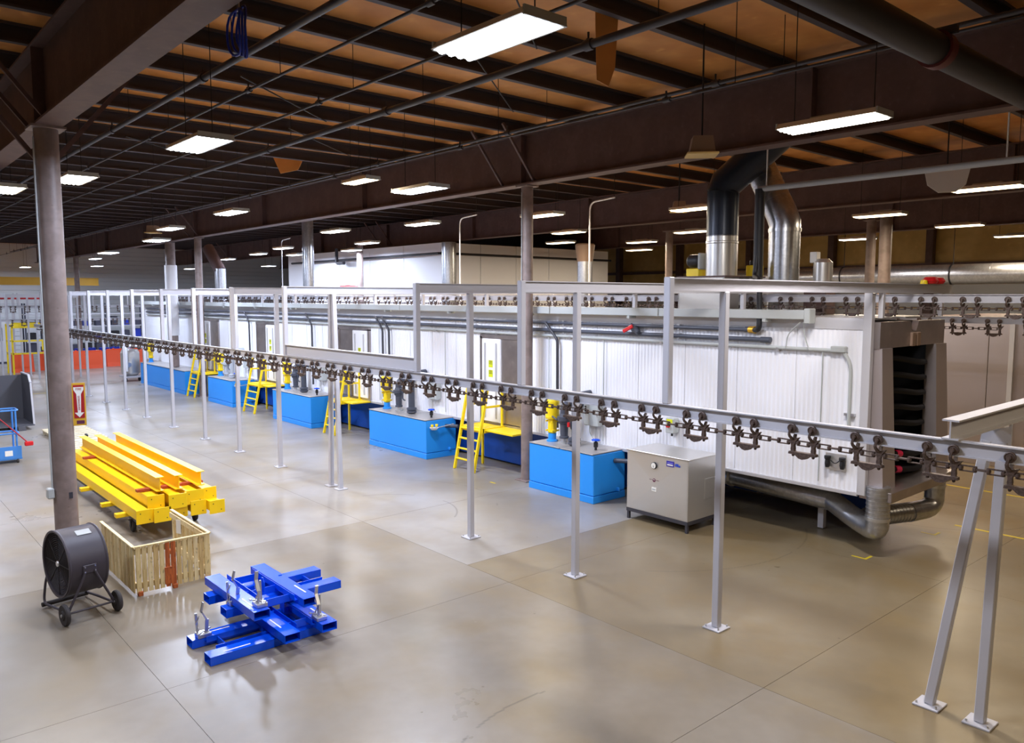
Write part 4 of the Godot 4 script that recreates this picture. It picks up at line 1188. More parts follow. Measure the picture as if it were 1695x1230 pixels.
func vestibule() -> void:
	var o := thing("washer_vestibule", "stainless entry vestibule at the washer end with tapered side shrouds", "vestibule", Vector3(-5.42, 0, -13.18))
	# header with the notch for the conveyor hooks
	var h := PackedVector2Array([Vector2(-1.22, 3.22), Vector2(1.22, 3.22), Vector2(1.22, 3.62), Vector2(0.16, 3.62), Vector2(0.08, 3.46), Vector2(-0.08, 3.46), Vector2(-0.16, 3.62), Vector2(-1.22, 3.62)])
	part(o, "header_panel", MB.new().prism(h, 0.1, Transform3D(Basis(Vector3.FORWARD, Vector3.UP, Vector3.RIGHT), Vector3(0.08, 0, 0))).mesh(), M.stainless)
	for s in [-1.0, 1.0]:
		part(o, "slot_brush", bx(Vector3(0.05, 0.22, 0.14), 0.01), M.dull_brown, Vector3(0.15, 3.33, s * 0.09))
	# tapered shrouds beside the opening
	for s in [-1.0, 1.0]:
		var za: float = 1.2 if s > 0 else -0.82
		var zb: float = 0.84 if s > 0 else -1.26
		var m := MB.new()
		var lo := 0.05 if s > 0 else -0.05
		var b := [Vector3(0.0, 1.0, za + 0.02), Vector3(0.27, 1.0, za + 0.02), Vector3(0.27, 1.0, zb - 0.06), Vector3(0.0, 1.0, zb - 0.06)]
		var t := [Vector3(0.0, 3.22, za), Vector3(0.16, 3.22, za), Vector3(0.16, 3.22, zb), Vector3(0.0, 3.22, zb)]
		for k in 4:
			var j := (k + 1) % 4
			var nn: Vector3 = (b[j] - b[k]).cross(t[k] - b[k]).normalized()
			var mid: Vector3 = (b[k] + b[j]) / 2 - Vector3(0.13, 1.0, (za + zb) / 2)
			if nn.dot(mid) < 0:
				nn = -nn
			m.quad(b[k], b[j], t[j], t[k], nn)
		m.quad(t[0], t[1], t[2], t[3], Vector3.UP)
		m.quad(b[0], b[1], b[2], b[3], Vector3.DOWN)
		part(o, "side_shroud", m.mesh(), M.shroud)
	part(o, "sill_tray", bx(Vector3(0.5, 0.16, 2.5), 0.01), M.stainless, Vector3(0.17, 0.98, 0))
	# the tunnel behind the mouth; its shade is painted as near black sheets
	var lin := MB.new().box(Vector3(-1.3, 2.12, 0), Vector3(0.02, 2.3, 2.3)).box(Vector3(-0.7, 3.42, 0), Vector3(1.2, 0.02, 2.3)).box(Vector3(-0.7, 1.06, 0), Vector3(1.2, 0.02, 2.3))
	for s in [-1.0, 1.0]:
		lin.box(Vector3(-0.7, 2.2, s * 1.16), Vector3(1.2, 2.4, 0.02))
	part(o, "tunnel_shade_sheets", lin.mesh(), M.tunnel_shade)
	# air hoses arching across the mouth
	for k in 8:
		var y := 1.2 + k * 0.255
		var pts := []
		for q in 11:
			var t := q / 10.0
			pts.append(Vector3(0.0 + 0.07 * sin(PI * t), y + 0.07 * cos(PI * t), 0.82 - 1.6 * t))
		var hose := part(o, "air_hose", MB.new().tube(pts, 0.05, 10).mesh(), M.pitch_black)
		if k < 3:
			part(hose, "hose_cuff", MB.new().tube([pts[3], pts[4]], 0.058, 10).mesh(), M.magenta)
	# round supply ducts below
	var d := thing("supply_duct", "galvanised supply duct dropping from the front shroud and running under the washer", "duct")
	part(d, "drop_leg", spiral_duct([Vector3(-5.22, 1.12, -11.98), Vector3(-5.22, 0.62, -11.98)], 0.17, 0.06), M.galvanised)
	part(d, "elbow", MB.new().tube(rounded([Vector3(-5.22, 0.64, -11.98), Vector3(-5.22, 0.42, -11.98), Vector3(-5.7, 0.45, -12.3), Vector3(-6.25, 0.6, -12.58)], 0.24, 8), 0.17, 20).mesh(), M.galvanised)
	part(d, "under_run", MB.new().tube([Vector3(-6.22, 0.59, -12.57), Vector3(-8.2, 0.66, -12.66), Vector3(-10.4, 0.66, -12.66)], 0.165, 20).mesh(), M.galvanised)
	for x in [-6.25, -8.2]:
		part(d, "duct_collar", MB.new().tube([Vector3(x + 0.03, 0.6 if x > -7.0 else 0.66, -12.6), Vector3(x - 0.04, 0.6 if x > -7.0 else 0.66, -12.62)], 0.176, 20).mesh(), M.zinc)
	part(d, "duct_collar", MB.new().tube([Vector3(-5.22, 0.6, -11.98), Vector3(-5.22, 0.65, -11.98)], 0.182, 20).mesh(), M.zinc)
	var e := thing("supply_duct", "galvanised supply duct curving up to the rear shroud", "duct")
	part(e, "rise_leg", spiral_duct([Vector3(-5.15, 1.05, -13.95), Vector3(-5.15, 0.8, -13.95)], 0.16, 0.06), M.galvanised)
	part(e, "elbow", MB.new().tube(rounded([Vector3(-5.15, 0.85, -13.95), Vector3(-5.15, 0.46, -13.95), Vector3(-5.3, 0.46, -13.3)], 0.3, 8), 0.16, 20).mesh(), M.galvanised)
	part(e, "branch_run", spiral_duct([Vector3(-5.28, 0.46, -13.4), Vector3(-5.62, 0.46, -12.5)], 0.155, 0.07), M.galvanised)
	part(e, "duct_collar", MB.new().tube([Vector3(-5.15, 0.82, -13.95), Vector3(-5.15, 0.87, -13.95)], 0.172, 20).mesh(), M.zinc)
	# the oven wall behind
	var ov := thing("oven_enclosure", "tall plain steel oven wall with vertical seams behind the conveyor end", "oven", Vector3(0, 0, -20.6))
	part(ov, "core", MB.new().box(Vector3(-1.0, 1.76, -3.1), Vector3(15.2, 3.5, 5.9)).mesh(), M.girder)
	for k in 13:
		part(ov, "wall_sheet", bx(Vector3(1.19, 3.5, 0.06), 0.008), M.shroud, Vector3(6.0 - k * 1.2, 1.75, -0.1))
	part(ov, "seam_post", bx(Vector3(0.1, 3.6, 0.08)), M.grey_paint, Vector3(-6.1, 1.8, -0.02))


# ---------------------------------------------------------------- foreground things
func foreground() -> void:
	drum_fan()
	crate()
	beam_stack()
	blue_frames()
	sign_panel()
	flat_pallets()


func drum_fan() -> void:
	var o := thing("drum_fan", "large black barrel fan on a two wheeled tube stand", "fan", Vector3(-11.05, 0, -2.24), "", deg_to_rad(9))
	var ax := Transform3D(Basis(Vector3.RIGHT, PI / 2), Vector3(0, 0.66, 0))
	part(o, "drum", MB.new().lathe([[0.40, -0.23], [0.425, -0.235], [0.43, -0.22], [0.42, -0.2], [0.42, 0.2], [0.43, 0.22], [0.425, 0.235], [0.40, 0.23], [0.405, 0.18], [0.405, -0.18], [0.40, -0.23]], 48, ax).mesh(), M.fan)
	# grille: rings and spokes on both mouths
	for s in [-1.0, 1.0]:
		var g := MB.new()
		for k in 14:
			var r := 0.06 + k * 0.026
			var ring := []
			for q in 33:
				ring.append(Vector3(cos(TAU * q / 32) * r, 0.66 + sin(TAU * q / 32) * r, s * 0.2))
			g.tube(ring, 0.005, 4, false)
		for q in 8:
			g.bar(Vector3(cos(TAU * q / 8) * 0.04, 0.66 + sin(TAU * q / 8) * 0.04, s * 0.205), Vector3(cos(TAU * q / 8) * 0.4, 0.66 + sin(TAU * q / 8) * 0.4, s * 0.205), 0.008, 0.008)
		part(o, "grille", g.mesh(), M.fan_inside)
		part(o, "hub_badge", MB.new().lathe([[0.0, 0.01], [0.035, 0.01], [0.04, 0.0]], 14, Transform3D(Basis(Vector3.RIGHT, PI / 2 * s), Vector3(0, 0.66, s * 0.21))).mesh(), M.zinc)
	part(o, "fan_motor", MB.new().lathe([[0.0, -0.12], [0.09, -0.12], [0.1, -0.1], [0.1, 0.1], [0.09, 0.12], [0.0, 0.12]], 18, ax).mesh(), M.black)
	for k in 4:
		var b := Basis(Vector3.BACK, TAU * k / 4 + 0.3) * Basis(Vector3.UP, 0.6)
		part(o, "blade", MB.new().box(Vector3.ZERO, Vector3(0.18, 0.33, 0.008), b).mesh(), M.fan_inside, Vector3(0, 0.66, 0) + Basis(Vector3.BACK, TAU * k / 4 + 0.3) * Vector3(0, 0.23, 0))
	part(o, "rating_label", MB.new().box(Vector3.ZERO, Vector3(0.004, 0.1, 0.17), Basis(Vector3.BACK, deg_to_rad(66))).mesh(), M.box_grey, Vector3(cos(deg_to_rad(66)) * 0.423, 0.66 + sin(deg_to_rad(66)) * 0.423, -0.04))
	# stand
	for s in [-1.0, 1.0]:
		part(o, "side_tube", MB.new().tube(rounded([Vector3(0.43, 0.62, s * 0.05), Vector3(0.44, 0.5, s * 0.1), Vector3(0.42, 0.15, s * 0.27)], 0.08), 0.016, 8).mesh(), M.fan)
		var wh := part(o, "wheel", MB.new().lathe([[0.0, -0.03], [0.05, -0.035], [0.06, -0.02], [0.1, -0.025], [0.125, -0.025], [0.135, -0.01], [0.135, 0.01], [0.125, 0.025], [0.1, 0.025], [0.06, 0.02], [0.05, 0.035], [0.0, 0.03]], 24, Transform3D(Basis(Vector3.RIGHT, PI / 2), Vector3.ZERO)).mesh(), M.rubber, Vector3(0.42, 0.135, s * 0.31))
		part(wh, "hub", MB.new().tube([Vector3(0, 0, -0.045), Vector3(0, 0, 0.045)], 0.02, 10).mesh(), M.zinc)
		part(o, "rear_tube", MB.new().tube(rounded([Vector3(-0.43, 0.66, s * 0.05), Vector3(-0.44, 0.4, s * 0.2), Vector3(-0.4, 0.06, s * 0.26), Vector3(-0.05, 0.1, s * 0.26), Vector3(0.42, 0.135, s * 0.26)], 0.12), 0.016, 8).mesh(), M.fan)
	part(o, "axle", MB.new().tube([Vector3(0.42, 0.135, -0.33), Vector3(0.42, 0.135, 0.33)], 0.014, 8).mesh(), M.fan)
	part(o, "rear_foot", MB.new().tube([Vector3(-0.4, 0.045, -0.28), Vector3(-0.4, 0.045, 0.28)], 0.03, 10).mesh(), M.rubber)
	part(o, "pivot_plate", bx(Vector3(0.02, 0.1, 0.16), 0.005), M.fan, Vector3(0.43, 0.64, 0))
	for k in 4:
		part(o, "pivot_bolt", MB.new().tube([Vector3(0.44, 0.64 + (0.03 if k % 2 else -0.03), -0.06 + 0.12 * (k / 2)), Vector3(0.452, 0.64 + (0.03 if k % 2 else -0.03), -0.06 + 0.12 * (k / 2))], 0.009, 6).mesh(), M.zinc)


func crate() -> void:
	var o := thing("slatted_crate", "pale wooden slatted crate open at the rear with two orange slats", "crate", Vector3(-11.03, 0, -2.94))
	# axes: front wall along -z at x = 0, side walls along -x
	var h := 0.625
	for k in 13:
		var z := -0.04 - k * 0.0755
		var mat: Material = M.wood[k % 4]
		if k == 5 or k == 6:
			mat = M.wood_orange
		part(o, "slat", bx(Vector3(0.02, h - 0.004 * (k % 3), 0.056 if k % 3 else 0.062), 0.003), mat, Vector3(0, 0.035 + h / 2, z))
	part(o, "patch_board", bx(Vector3(0.02, 0.24, 0.1), 0.003), M.wood_orange, Vector3(0.02, 0.2, -0.42))
	for k in 17:
		var x := -0.07 - k * 0.093
		part(o, "slat", bx(Vector3(0.078, h - 0.004 * (k % 4), 0.02), 0.003), M.wood[(k * 3 + 1) % 4], Vector3(x, 0.035 + h / 2, 0.01))
		part(o, "slat", bx(Vector3(0.07, h - 0.004 * (k % 3), 0.02), 0.003), M.wood[(k * 7 + 2) % 4], Vector3(x, 0.035 + h / 2, -1.0))
	for y in [0.13, 0.6]:
		part(o, "cross_rail", bx(Vector3(0.022, 0.08, 0.96), 0.003), M.wood[1], Vector3(-0.022, y, -0.49))
		for z in [-0.014, -0.976]:
			part(o, "cross_rail", bx(Vector3(1.6, 0.08, 0.022), 0.003), M.wood[2], Vector3(-0.83, y, z))
	part(o, "top_rail", bx(Vector3(0.05, 0.02, 1.02), 0.003), M.wood[0], Vector3(-0.01, 0.67, -0.49))
	for z in [0.01, -1.0]:
		part(o, "top_rail", bx(Vector3(1.62, 0.02, 0.045), 0.003), M.wood[2], Vector3(-0.83, 0.67, z))
	for p in [Vector3(0, 0.03, -0.05), Vector3(0, 0.03, -0.5), Vector3(0, 0.03, -0.95), Vector3(-1.55, 0.03, -0.03), Vector3(-1.55, 0.03, -0.95)]:
		part(o, "foot_block", bx(Vector3(0.07, 0.06, 0.06), 0.004), M.wood_orange, p)
	var pp := single("paper_tag", MB.new().prism(PackedVector2Array([Vector2(0, 0), Vector2(0.16, 0.02), Vector2(0.14, -0.2), Vector2(-0.03, -0.22)]), 0.004, Transform3D(Basis(Vector3.UP, 0.1), Vector3.ZERO)).mesh(), M.paper, "white paper tag hanging inside the slatted crate wall", "tag", Vector3(-12.3, 0.6, -3.89))
	pp.rotation.x = 0.05


func beam_stack() -> void:
	var d := thing("beam_dolly", "low steel dolly on casters under the stack of yellow beams", "dolly", Vector3(-16.4, 0, -4.3))
	for z in [-0.5, 0.5]:
		part(d, "side_member", bx(Vector3(5.0, 0.08, 0.08), 0.006), M.dark_pipe, Vector3(0, 0.25, z))
	for x in [-1.9, -0.2, 1.3, 2.2]:
		part(d, "cross_timber", bx(Vector3(0.12, 0.07, 1.55), 0.006), M.beam_yellow, Vector3(x, 0.2 if false else 0.325, 0.02))
	for x in [-2.2, 2.2]:
		for z in [-0.52, 0.52]:
			var c := part(d, "caster", MB.new().lathe([[0.0, -0.03], [0.09, -0.03], [0.1, -0.015], [0.1, 0.015], [0.09, 0.03], [0.0, 0.03]], 18, Transform3D(Basis(Vector3.RIGHT, PI / 2), Vector3.ZERO)).mesh(), M.rubber, Vector3(x, 0.1, z))
			part(c, "caster_fork", MB.new().box(Vector3(0, 0.06, -0.045), Vector3(0.06, 0.14, 0.01)).box(Vector3(0, 0.06, 0.045), Vector3(0.06, 0.14, 0.01)).box(Vector3(0, 0.105, 0), Vector3(0.1, 0.012, 0.12)).mesh(), M.dark_pipe)
	# lower layers: box beams with end plates
	var low := [[-3.75, 0.36, -13.38, 0.2, 0.16], [-4.0, 0.36, -13.3, 0.2, 0.17], [-4.3, 0.36, -13.4, 0.2, 0.18], [-4.6, 0.36, -13.35, 0.19, 0.18], [-4.86, 0.37, -13.2, 0.19, 0.16],
		[-3.95, 0.545, -13.45, 0.2, 0.17], [-4.25, 0.545, -13.3, 0.22, 0.17], [-4.55, 0.55, -13.38, 0.26, 0.17], [-4.85, 0.55, -13.5, 0.16, 0.15]]
	for i in low.size():
		var a: Array = low[i]
		var o := thing("yellow_box_beam", "yellow painted channel beam in the %s layer of the dolly stack" % ("bottom" if i < 5 else "middle"), "beam", Vector3(a[2], a[1], a[0]), "yellow channel beams, %s layer" % ("bottom" if i < 5 else "middle"))
		var hh: float = a[4]
		var l := 6.0 - 0.3 * (i % 3)
		var ch := PackedVector2Array([Vector2(-0.09, 0), Vector2(0.09, 0), Vector2(0.09, 0.012), Vector2(-0.078, 0.012), Vector2(-0.078, hh - 0.012), Vector2(0.09, hh - 0.012), Vector2(0.09, hh), Vector2(-0.09, hh)])
		part(o, "channel", MB.new().prism(ch, l, Transform3D(Basis(Vector3.FORWARD, Vector3.UP, Vector3.RIGHT), Vector3(-l / 2 - 0.02, 0, 0))).mesh(), M.beam_yellow)
		var ep := part(o, "end_plate", bx(Vector3(0.016, hh + 0.07, float(a[3]) + 0.07), 0.003), M.beam_yellow, Vector3(-0.005, hh / 2 + 0.0, 0))
		for k in 2:
			part(ep, "bolt_hole", MB.new().tube([Vector3(0.008, 0, 0), Vector3(0.011, 0, 0)], 0.009, 8).mesh(), M.ink, Vector3(0, (k - 0.5) * hh * 0.7, (k - 0.5) * float(a[3]) * 0.7))
	# spacers
	for x in [-14.0, -17.6]:
		single("timber_spacer", bx(Vector3(0.1, 0.045, 1.1), 0.004), M.rust_red, "rust red wooden spacer between the yellow beam layers", "spacer", Vector3(x, 0.744, -4.35), "spacers in the beam stack")
	# top: three I-beams
	for a in [[-4.07, -13.6, "front"], [-4.36, -13.55, "middle"], [-4.74, -13.6, "rear"]]:
		var o := single("yellow_i_beam", MB.new().ibeam(Vector3(0, 0, 0), Vector3(-5.2, 0, 0), 0.24, 0.13, 0.012, 0.012).mesh(), M.beam_yellow, "yellow painted I-beam on top of the dolly stack, %s of three" % {"front": "column side", "middle": "middle one", "rear": "washer side"}[a[2]], "beam", Vector3(a[1], 0.888, a[0]), "yellow I-beams on top of the stack")
		o.set_meta("kind", "thing")


func blue_frame(label: String, at: Vector3, turn: float, half: float, gap: float, seed_: int) -> void:
	# two box tubes joined by ribs; lengths along local x
	var o := thing("blue_load_carrier", label, "load carrier", at, "", turn)
	for s in [-1.0, 1.0]:
		var t := MB.new()
		var w := 0.19
		# hollow tube
		for q in [[0.0, 0.047, w, 0.006], [0.0, -0.047, w, 0.006]]:
			t.box(Vector3(0, q[1], 0), Vector3(half * 2, q[3], q[2]), Basis.IDENTITY, 0.002)
		for q in [-1.0, 1.0]:
			t.box(Vector3(0, 0, q * (w / 2 - 0.003)), Vector3(half * 2, 0.1, 0.006), Basis.IDENTITY, 0.002)
		var tb := part(o, "box_tube", t.mesh(), M.blue, Vector3(0, 0.05, s * gap / 2))
		part(tb, "white_strip", bx(Vector3(0.3, 0.003, 0.018)), M.paper, Vector3(half * 0.55 * (1.0 if seed_ % 2 else -1.0), 0.051, s * 0.03))
		part(o, "angle_rib", MB.new().box(Vector3(0, 0.085, s * (gap / 2 - 0.135)), Vector3(half * 1.6, 0.07, 0.008)).box(Vector3(0, 0.054, s * (gap / 2 - 0.115)), Vector3(half * 1.6, 0.008, 0.04)).mesh(), M.blue)
	for x in [-0.62, 0.1, 0.62]:
		part(o, "cross_plate", bx(Vector3(0.012, 0.09, gap - 0.16), 0.002), M.blue, Vector3(x * half, 0.05, 0))
	# lifting lug
	part(o, "lifting_lug", MB.new().prism(PackedVector2Array([Vector2(-0.06, 0.0), Vector2(0.06, 0.0), Vector2(0.05, 0.12), Vector2(0.02, 0.17), Vector2(-0.02, 0.17), Vector2(-0.05, 0.12)]), 0.012, Transform3D(Basis.IDENTITY, Vector3(0.12 * half, 0.06, 0.0))).mesh(), M.blue)
	# galvanised toggle latch
	var l := Vector3(half * 0.8 * (1.0 if seed_ % 2 else -1.0), 0.1, -gap / 2 + 0.04 if seed_ < 2 else gap / 2 - 0.04)
	var la := part(o, "toggle_latch", MB.new().box(Vector3(0, 0.02, 0), Vector3(0.12, 0.04, 0.1), Basis.IDENTITY, 0.006).bar(Vector3(0.02, 0.04, 0.02), Vector3(0.03, 0.16, 0.02), 0.03, 0.012).bar(Vector3(0.03, 0.15, 0.02), Vector3(-0.02, 0.25, 0.02), 0.03, 0.012).bar(Vector3(-0.02, 0.24, 0.02), Vector3(0.0, 0.33, 0.02), 0.03, 0.012).bar(Vector3(-0.04, 0.04, -0.03), Vector3(-0.05, 0.22, -0.03), 0.02, 0.012).mesh(), M.zinc, l)
	la.scale = Vector3(1.3, 1.25, 1.3)
	la.set_meta("label", "galvanised toggle latch")
	var hk := MB.new()
	var cp := []
	for k in 9:
		cp.append(Vector3(-0.05 + 0.012 * cos(k * 1.4), 0.2 - k * 0.025, 0.0 + 0.015 * sin(k * 1.4)))
	hk.tube(cp, 0.008, 6)
	for k in 5:
		hk.box(Vector3(0.03 * k - 0.06, 0.055, 0.06 - 0.02 * k), Vector3(0.03, 0.014, 0.02), Basis(Vector3.UP, k * 0.9), 0.004)
	part(la, "latch_chain", hk.mesh(), M.zinc)


func blue_frames() -> void:
	blue_frame("glossy blue tube carrier lying lowest in the blue stack", Vector3(-8.72, 0.0, -3.66), PI / 2, 0.72, 0.56, 0)
	blue_frame("glossy blue tube carrier second from the floor in the blue stack", Vector3(-8.95, 0.122, -4.0), 0.0, 0.87, 0.46, 1)
	blue_frame("glossy blue tube carrier third from the floor in the blue stack", Vector3(-9.3, 0.244, -4.1), PI / 2, 0.75, 0.55, 2)
	blue_frame("glossy blue tube carrier on top of the blue stack", Vector3(-9.12, 0.366, -3.84), 0.0, 0.76, 0.6, 3)


func sign_panel() -> void:
	var o := thing("extinguisher_sign", "yellow and red FIRE EXTINGUISHER arrow sign on the thick grey column", "sign", Vector3(-12.62, 2.15, -2.63), "", deg_to_rad(76))
	part(o, "backing", bx(Vector3(0.17, 0.62, 0.012), 0.003), M.sign_yellow, Vector3(0.08, 0.31, 0))
	part(o, "red_field", bx(Vector3(0.135, 0.48, 0.004)), M.sign_red, Vector3(0.08, 0.35, 0.008))
	part(o, "arrow", MB.new().prism(PackedVector2Array([Vector2(0.05, 0.46), Vector2(0.016, 0.52), Vector2(0.016, 0.56), Vector2(0.144, 0.56), Vector2(0.144, 0.52), Vector2(0.11, 0.46), Vector2(0.1, 0.19), Vector2(0.14, 0.19), Vector2(0.08, 0.12), Vector2(0.02, 0.19), Vector2(0.06, 0.19)]), 0.004, Transform3D(Basis.IDENTITY, Vector3(0, 0, 0.011))).mesh(), M.paper)
	var font := SystemFont.new()
	font.font_names = PackedStringArray(["Droid Sans"])
	var tm := TextMesh.new()
	tm.text = "FIRE"
	tm.font = font
	tm.font_size = 32
	tm.pixel_size = 0.0013
	tm.depth = 0.002
	part(o, "lettering", tm, M.sign_red, Vector3(0.08, 0.53, 0.0145))
	var tv := TextMesh.new()
	tv.text = "EXTINGUISHER"
	tv.font = font
	tv.font_size = 24
	tv.pixel_size = 0.0013
	tv.depth = 0.002
	var t := part(o, "lettering", tv, M.sign_red, Vector3(0.08, 0.33, 0.0145))
	t.rotation.z = -PI / 2
	part(o, "maker_tag", bx(Vector3(0.1, 0.05, 0.003)), M.maroon, Vector3(0.09, 0.05, 0.007))


func flat_pallets() -> void:
	for i in 2:
		var o := thing("wooden_pallet", "pale wooden slat pallet lying flat behind the yellow beams" if i == 0 else "second pale pallet lying under the far beam ends", "pallet", Vector3(-25.0 + i * 2.6, 0, -5.2 + i * 0.1))
		for k in 9:
			part(o, "deck_board", bx(Vector3(0.2, 0.022, 1.15), 0.003), M.pallet, Vector3(-1.2 + k * 0.3, 0.125, 0))
		for z in [-0.52, 0.0, 0.52]:
			part(o, "stringer", bx(Vector3(2.6, 0.1, 0.045), 0.003), M.pallet, Vector3(0, 0.063, z))
		for k in 3:
			part(o, "bottom_board", bx(Vector3(0.12, 0.014, 1.15)), M.pallet, Vector3(-1.1 + k * 1.1, 0.007, 0))
	var t := thing("hand_tool", "small black tool lying on the flat pallet", "tool", Vector3(-24.2, 0.14, -5.35))
	part(t, "tool_body", MB.new().tube([Vector3(0, 0.03, 0), Vector3(0.25, 0.03, 0.05)], 0.03, 8).mesh(), M.black)
	part(t, "tool_grip", bx(Vector3(0.1, 0.05, 0.06), 0.01), M.black, Vector3(-0.05, 0.03, 0))


# ---------------------------------------------------------------- far side
func far_side() -> void:
	# white enclosure behind the washer
	var e := thing("white_enclosure", "large white panelled enclosure room rising behind the washer", "enclosure", Vector3(-26.2, 0, -19.0))
	part(e, "core", MB.new().box(Vector3(-7.0, 3.05, -5.1), Vector3(13.9, 6.1, 9.9)).mesh(), M.room_white)
	for k in 5:
		part(e, "wall_sheet", bx(Vector3(2.77, 6.2, 0.05), 0.006), M.room_white, Vector3(-1.4 - k * 2.8, 3.1, -0.1))
	for k in 5:
		part(e, "wall_sheet", bx(Vector3(0.05, 6.2, 1.97), 0.006), M.room_white, Vector3(-0.03, 3.1, -1.1 - k * 2.0))
	part(e, "roof_pipe", MB.new().tube([Vector3(0.2, 5.75, 0.2), Vector3(-13, 5.75, 0.2)], 0.05, 8).mesh(), M.black)
	part(e, "roof_pipe", MB.new().tube([Vector3(0.25, 5.75, 0.2), Vector3(0.25, 5.75, -10)], 0.05, 8).mesh(), M.black)
	part(e, "red_elbow", MB.new().tube(rounded([Vector3(-8.0, 6.3, 0.3), Vector3(-8.0, 5.6, 0.3), Vector3(-7.3, 5.6, 0.3)], 0.15), 0.08, 10).mesh(), M.dark_pipe)
	# long duct along the rear
	var d := thing("rear_duct", "long pale galvanised round duct along the rear wall", "duct", Vector3(0, 4.8, -30.5))
	part(d, "duct_run", spiral_duct([Vector3(6, 0, 0), Vector3(-22, 0, 0)], 0.36, 1.5), M.galvanised)
	for k in 5:
		part(d, "hanger_band", MB.new().tube([Vector3(-3.0 - k * 4.0, 0, 0), Vector3(-3.05 - k * 4.0, 0, 0)], 0.38, 20).mesh(), M.black)
		part(d, "hanger_rod", MB.new().tube([Vector3(-3.02 - k * 4.0, 0.36, 0), Vector3(-3.02 - k * 4.0, 2.6, 0)], 0.012, 6).mesh(), M.black)
	# orange barriers
	var B := [[Vector3(-48.9, 0, -7.9), 1.0, 0.15], [Vector3(-49.4, 0, -9.35), 1.2, 0.0], [Vector3(-49.0, 0, -11.0), 1.7, 0.05], [Vector3(-49.7, 0, -13.2), 2.0, 0.0]]
	var bl := ["short orange plastic barrier beneath the yellow platform", "orange plastic barrier beside the thick grey column", "long orange plastic barrier before the blue drums", "orange plastic barrier beside the stainless filter vessel"]
	for i in 4:
		var b: Array = B[i]
		var o := thing("plastic_barrier", bl[i], "barrier", b[0], "", b[2])
		var w: float = b[1]
		part(o, "barrier_body", MB.new().prism(PackedVector2Array([Vector2(-0.25, 0), Vector2(0.25, 0), Vector2(0.2, 0.2), Vector2(0.1, 0.95), Vector2(-0.1, 0.95), Vector2(-0.2, 0.2)]), w, Transform3D(Basis.IDENTITY, Vector3.ZERO)).mesh(), M.orange)
		part(o, "top_rib", bx(Vector3(0.14, 0.06, w - 0.1), 0.02), M.orange, Vector3(0, 0.97, 0))
		part(o, "fill_cap", MB.new().lathe([[0.0, 0.05], [0.04, 0.05], [0.05, 0.0]], 10, Transform3D(Basis.IDENTITY, Vector3(0, 1.0, w * 0.3))).mesh(), M.orange)
	# yellow platform frame
	var y := thing("yellow_platform", "yellow tubular platform frame by the far conveyor turn", "platform", Vector3(-47.0, 0, -8.1))
	for p in [Vector3(0.0, 0, 0.9), Vector3(-1.6, 0, 0.9), Vector3(0.0, 0, -0.9), Vector3(-1.6, 0, -0.9)]:
		part(y, "post", MB.new().bar(p, p + Vector3.UP * 2.6, 0.08, 0.08, Vector3.BACK).mesh(), M.yellow)
	for h in [1.1, 1.75, 2.55]:
		part(y, "rail", bx(Vector3(0.08, 0.08 if h < 2.0 else 0.28, 1.8)), M.yellow, Vector3(0, h, 0))
		part(y, "rail", bx(Vector3(1.6, 0.08, 0.08)), M.yellow, Vector3(-0.8, h, 0.9))
	part(y, "guard_plate", bx(Vector3(0.05, 0.5, 0.4)), M.yellow, Vector3(0.02, 1.5, -0.6))
	# far cross frames of the conveyor, seen end on
	for i in 5:
		var x := -44.0 - i * 2.1
		var o := thing("cross_frame", "slim grey goalpost frame of the far conveyor turn", "support frame", Vector3(x, 0, -8.0), "goalpost frames at the far conveyor turn")
		for z in [1.4, 0.2, -1.6]:
			part(o, "post", MB.new().bar(Vector3(0, 0, z), Vector3(0, 4.0, z), 0.08, 0.08, Vector3.BACK).mesh(), M.grey_paint)
		part(o, "header", bx(Vector3(0.09, 0.16, 3.1)), M.grey_paint, Vector3(0, 4.05, -0.1))
	var cr := thing("crane_rail", "ochre crane runway beam along the far end wall", "beam", Vector3(-58.0, 5.0, -6.0))
	part(cr, "runway", MB.new().ibeam(Vector3(0, 0, 12), Vector3(0, 0, -8), 0.5, 0.3, 0.03, 0.02).mesh(), M.sign_yellow)
	var rr := single("red_rail", MB.new().ibeam(Vector3(0, 0, 12), Vector3(0, 0, -6), 0.3, 0.2, 0.03, 0.02).mesh(), M.sign_red, "dark red beam below the ochre crane runway", "beam", Vector3(-59.0, 4.0, -6.0))
	rr.set_meta("kind", "thing")
	# storage racks
	for i in 3:
		var o := thing("storage_rack", "dark storage rack loaded with parts by the end wall", "rack", Vector3(-57.5, 0, -10.6 - i * 2.4), "racks by the end wall")
		for z in [-1.1, 1.1]:
			for x in [-0.4, 0.4]:
				part(o, "upright", bx(Vector3(0.08, 3.6, 0.08)), M.rack_dark, Vector3(x, 1.8, z))
		for h in [0.5, 1.3, 2.1, 2.9]:
			part(o, "shelf", bx(Vector3(0.95, 0.06, 2.3)), M.grey_paint, Vector3(0, h, 0))
		for k in 9:
			var s := Vector3(0.6, rng.randf_range(0.3, 0.6), rng.randf_range(0.35, 0.6))
			var bxn := single("stored_bin", bx(s, 0.02), [M.rack_dark, M.black, M.rack_dark, M.barrel][k % 4], "dark parts bin standing on a storage rack shelf", "bin", Vector3(-57.5, [0.53, 1.33, 2.13][k / 3] + s.y / 2, -10.6 - i * 2.4 - 0.72 + 0.72 * (k % 3)), "bins on the storage racks")
			bxn.set_meta("kind", "thing")
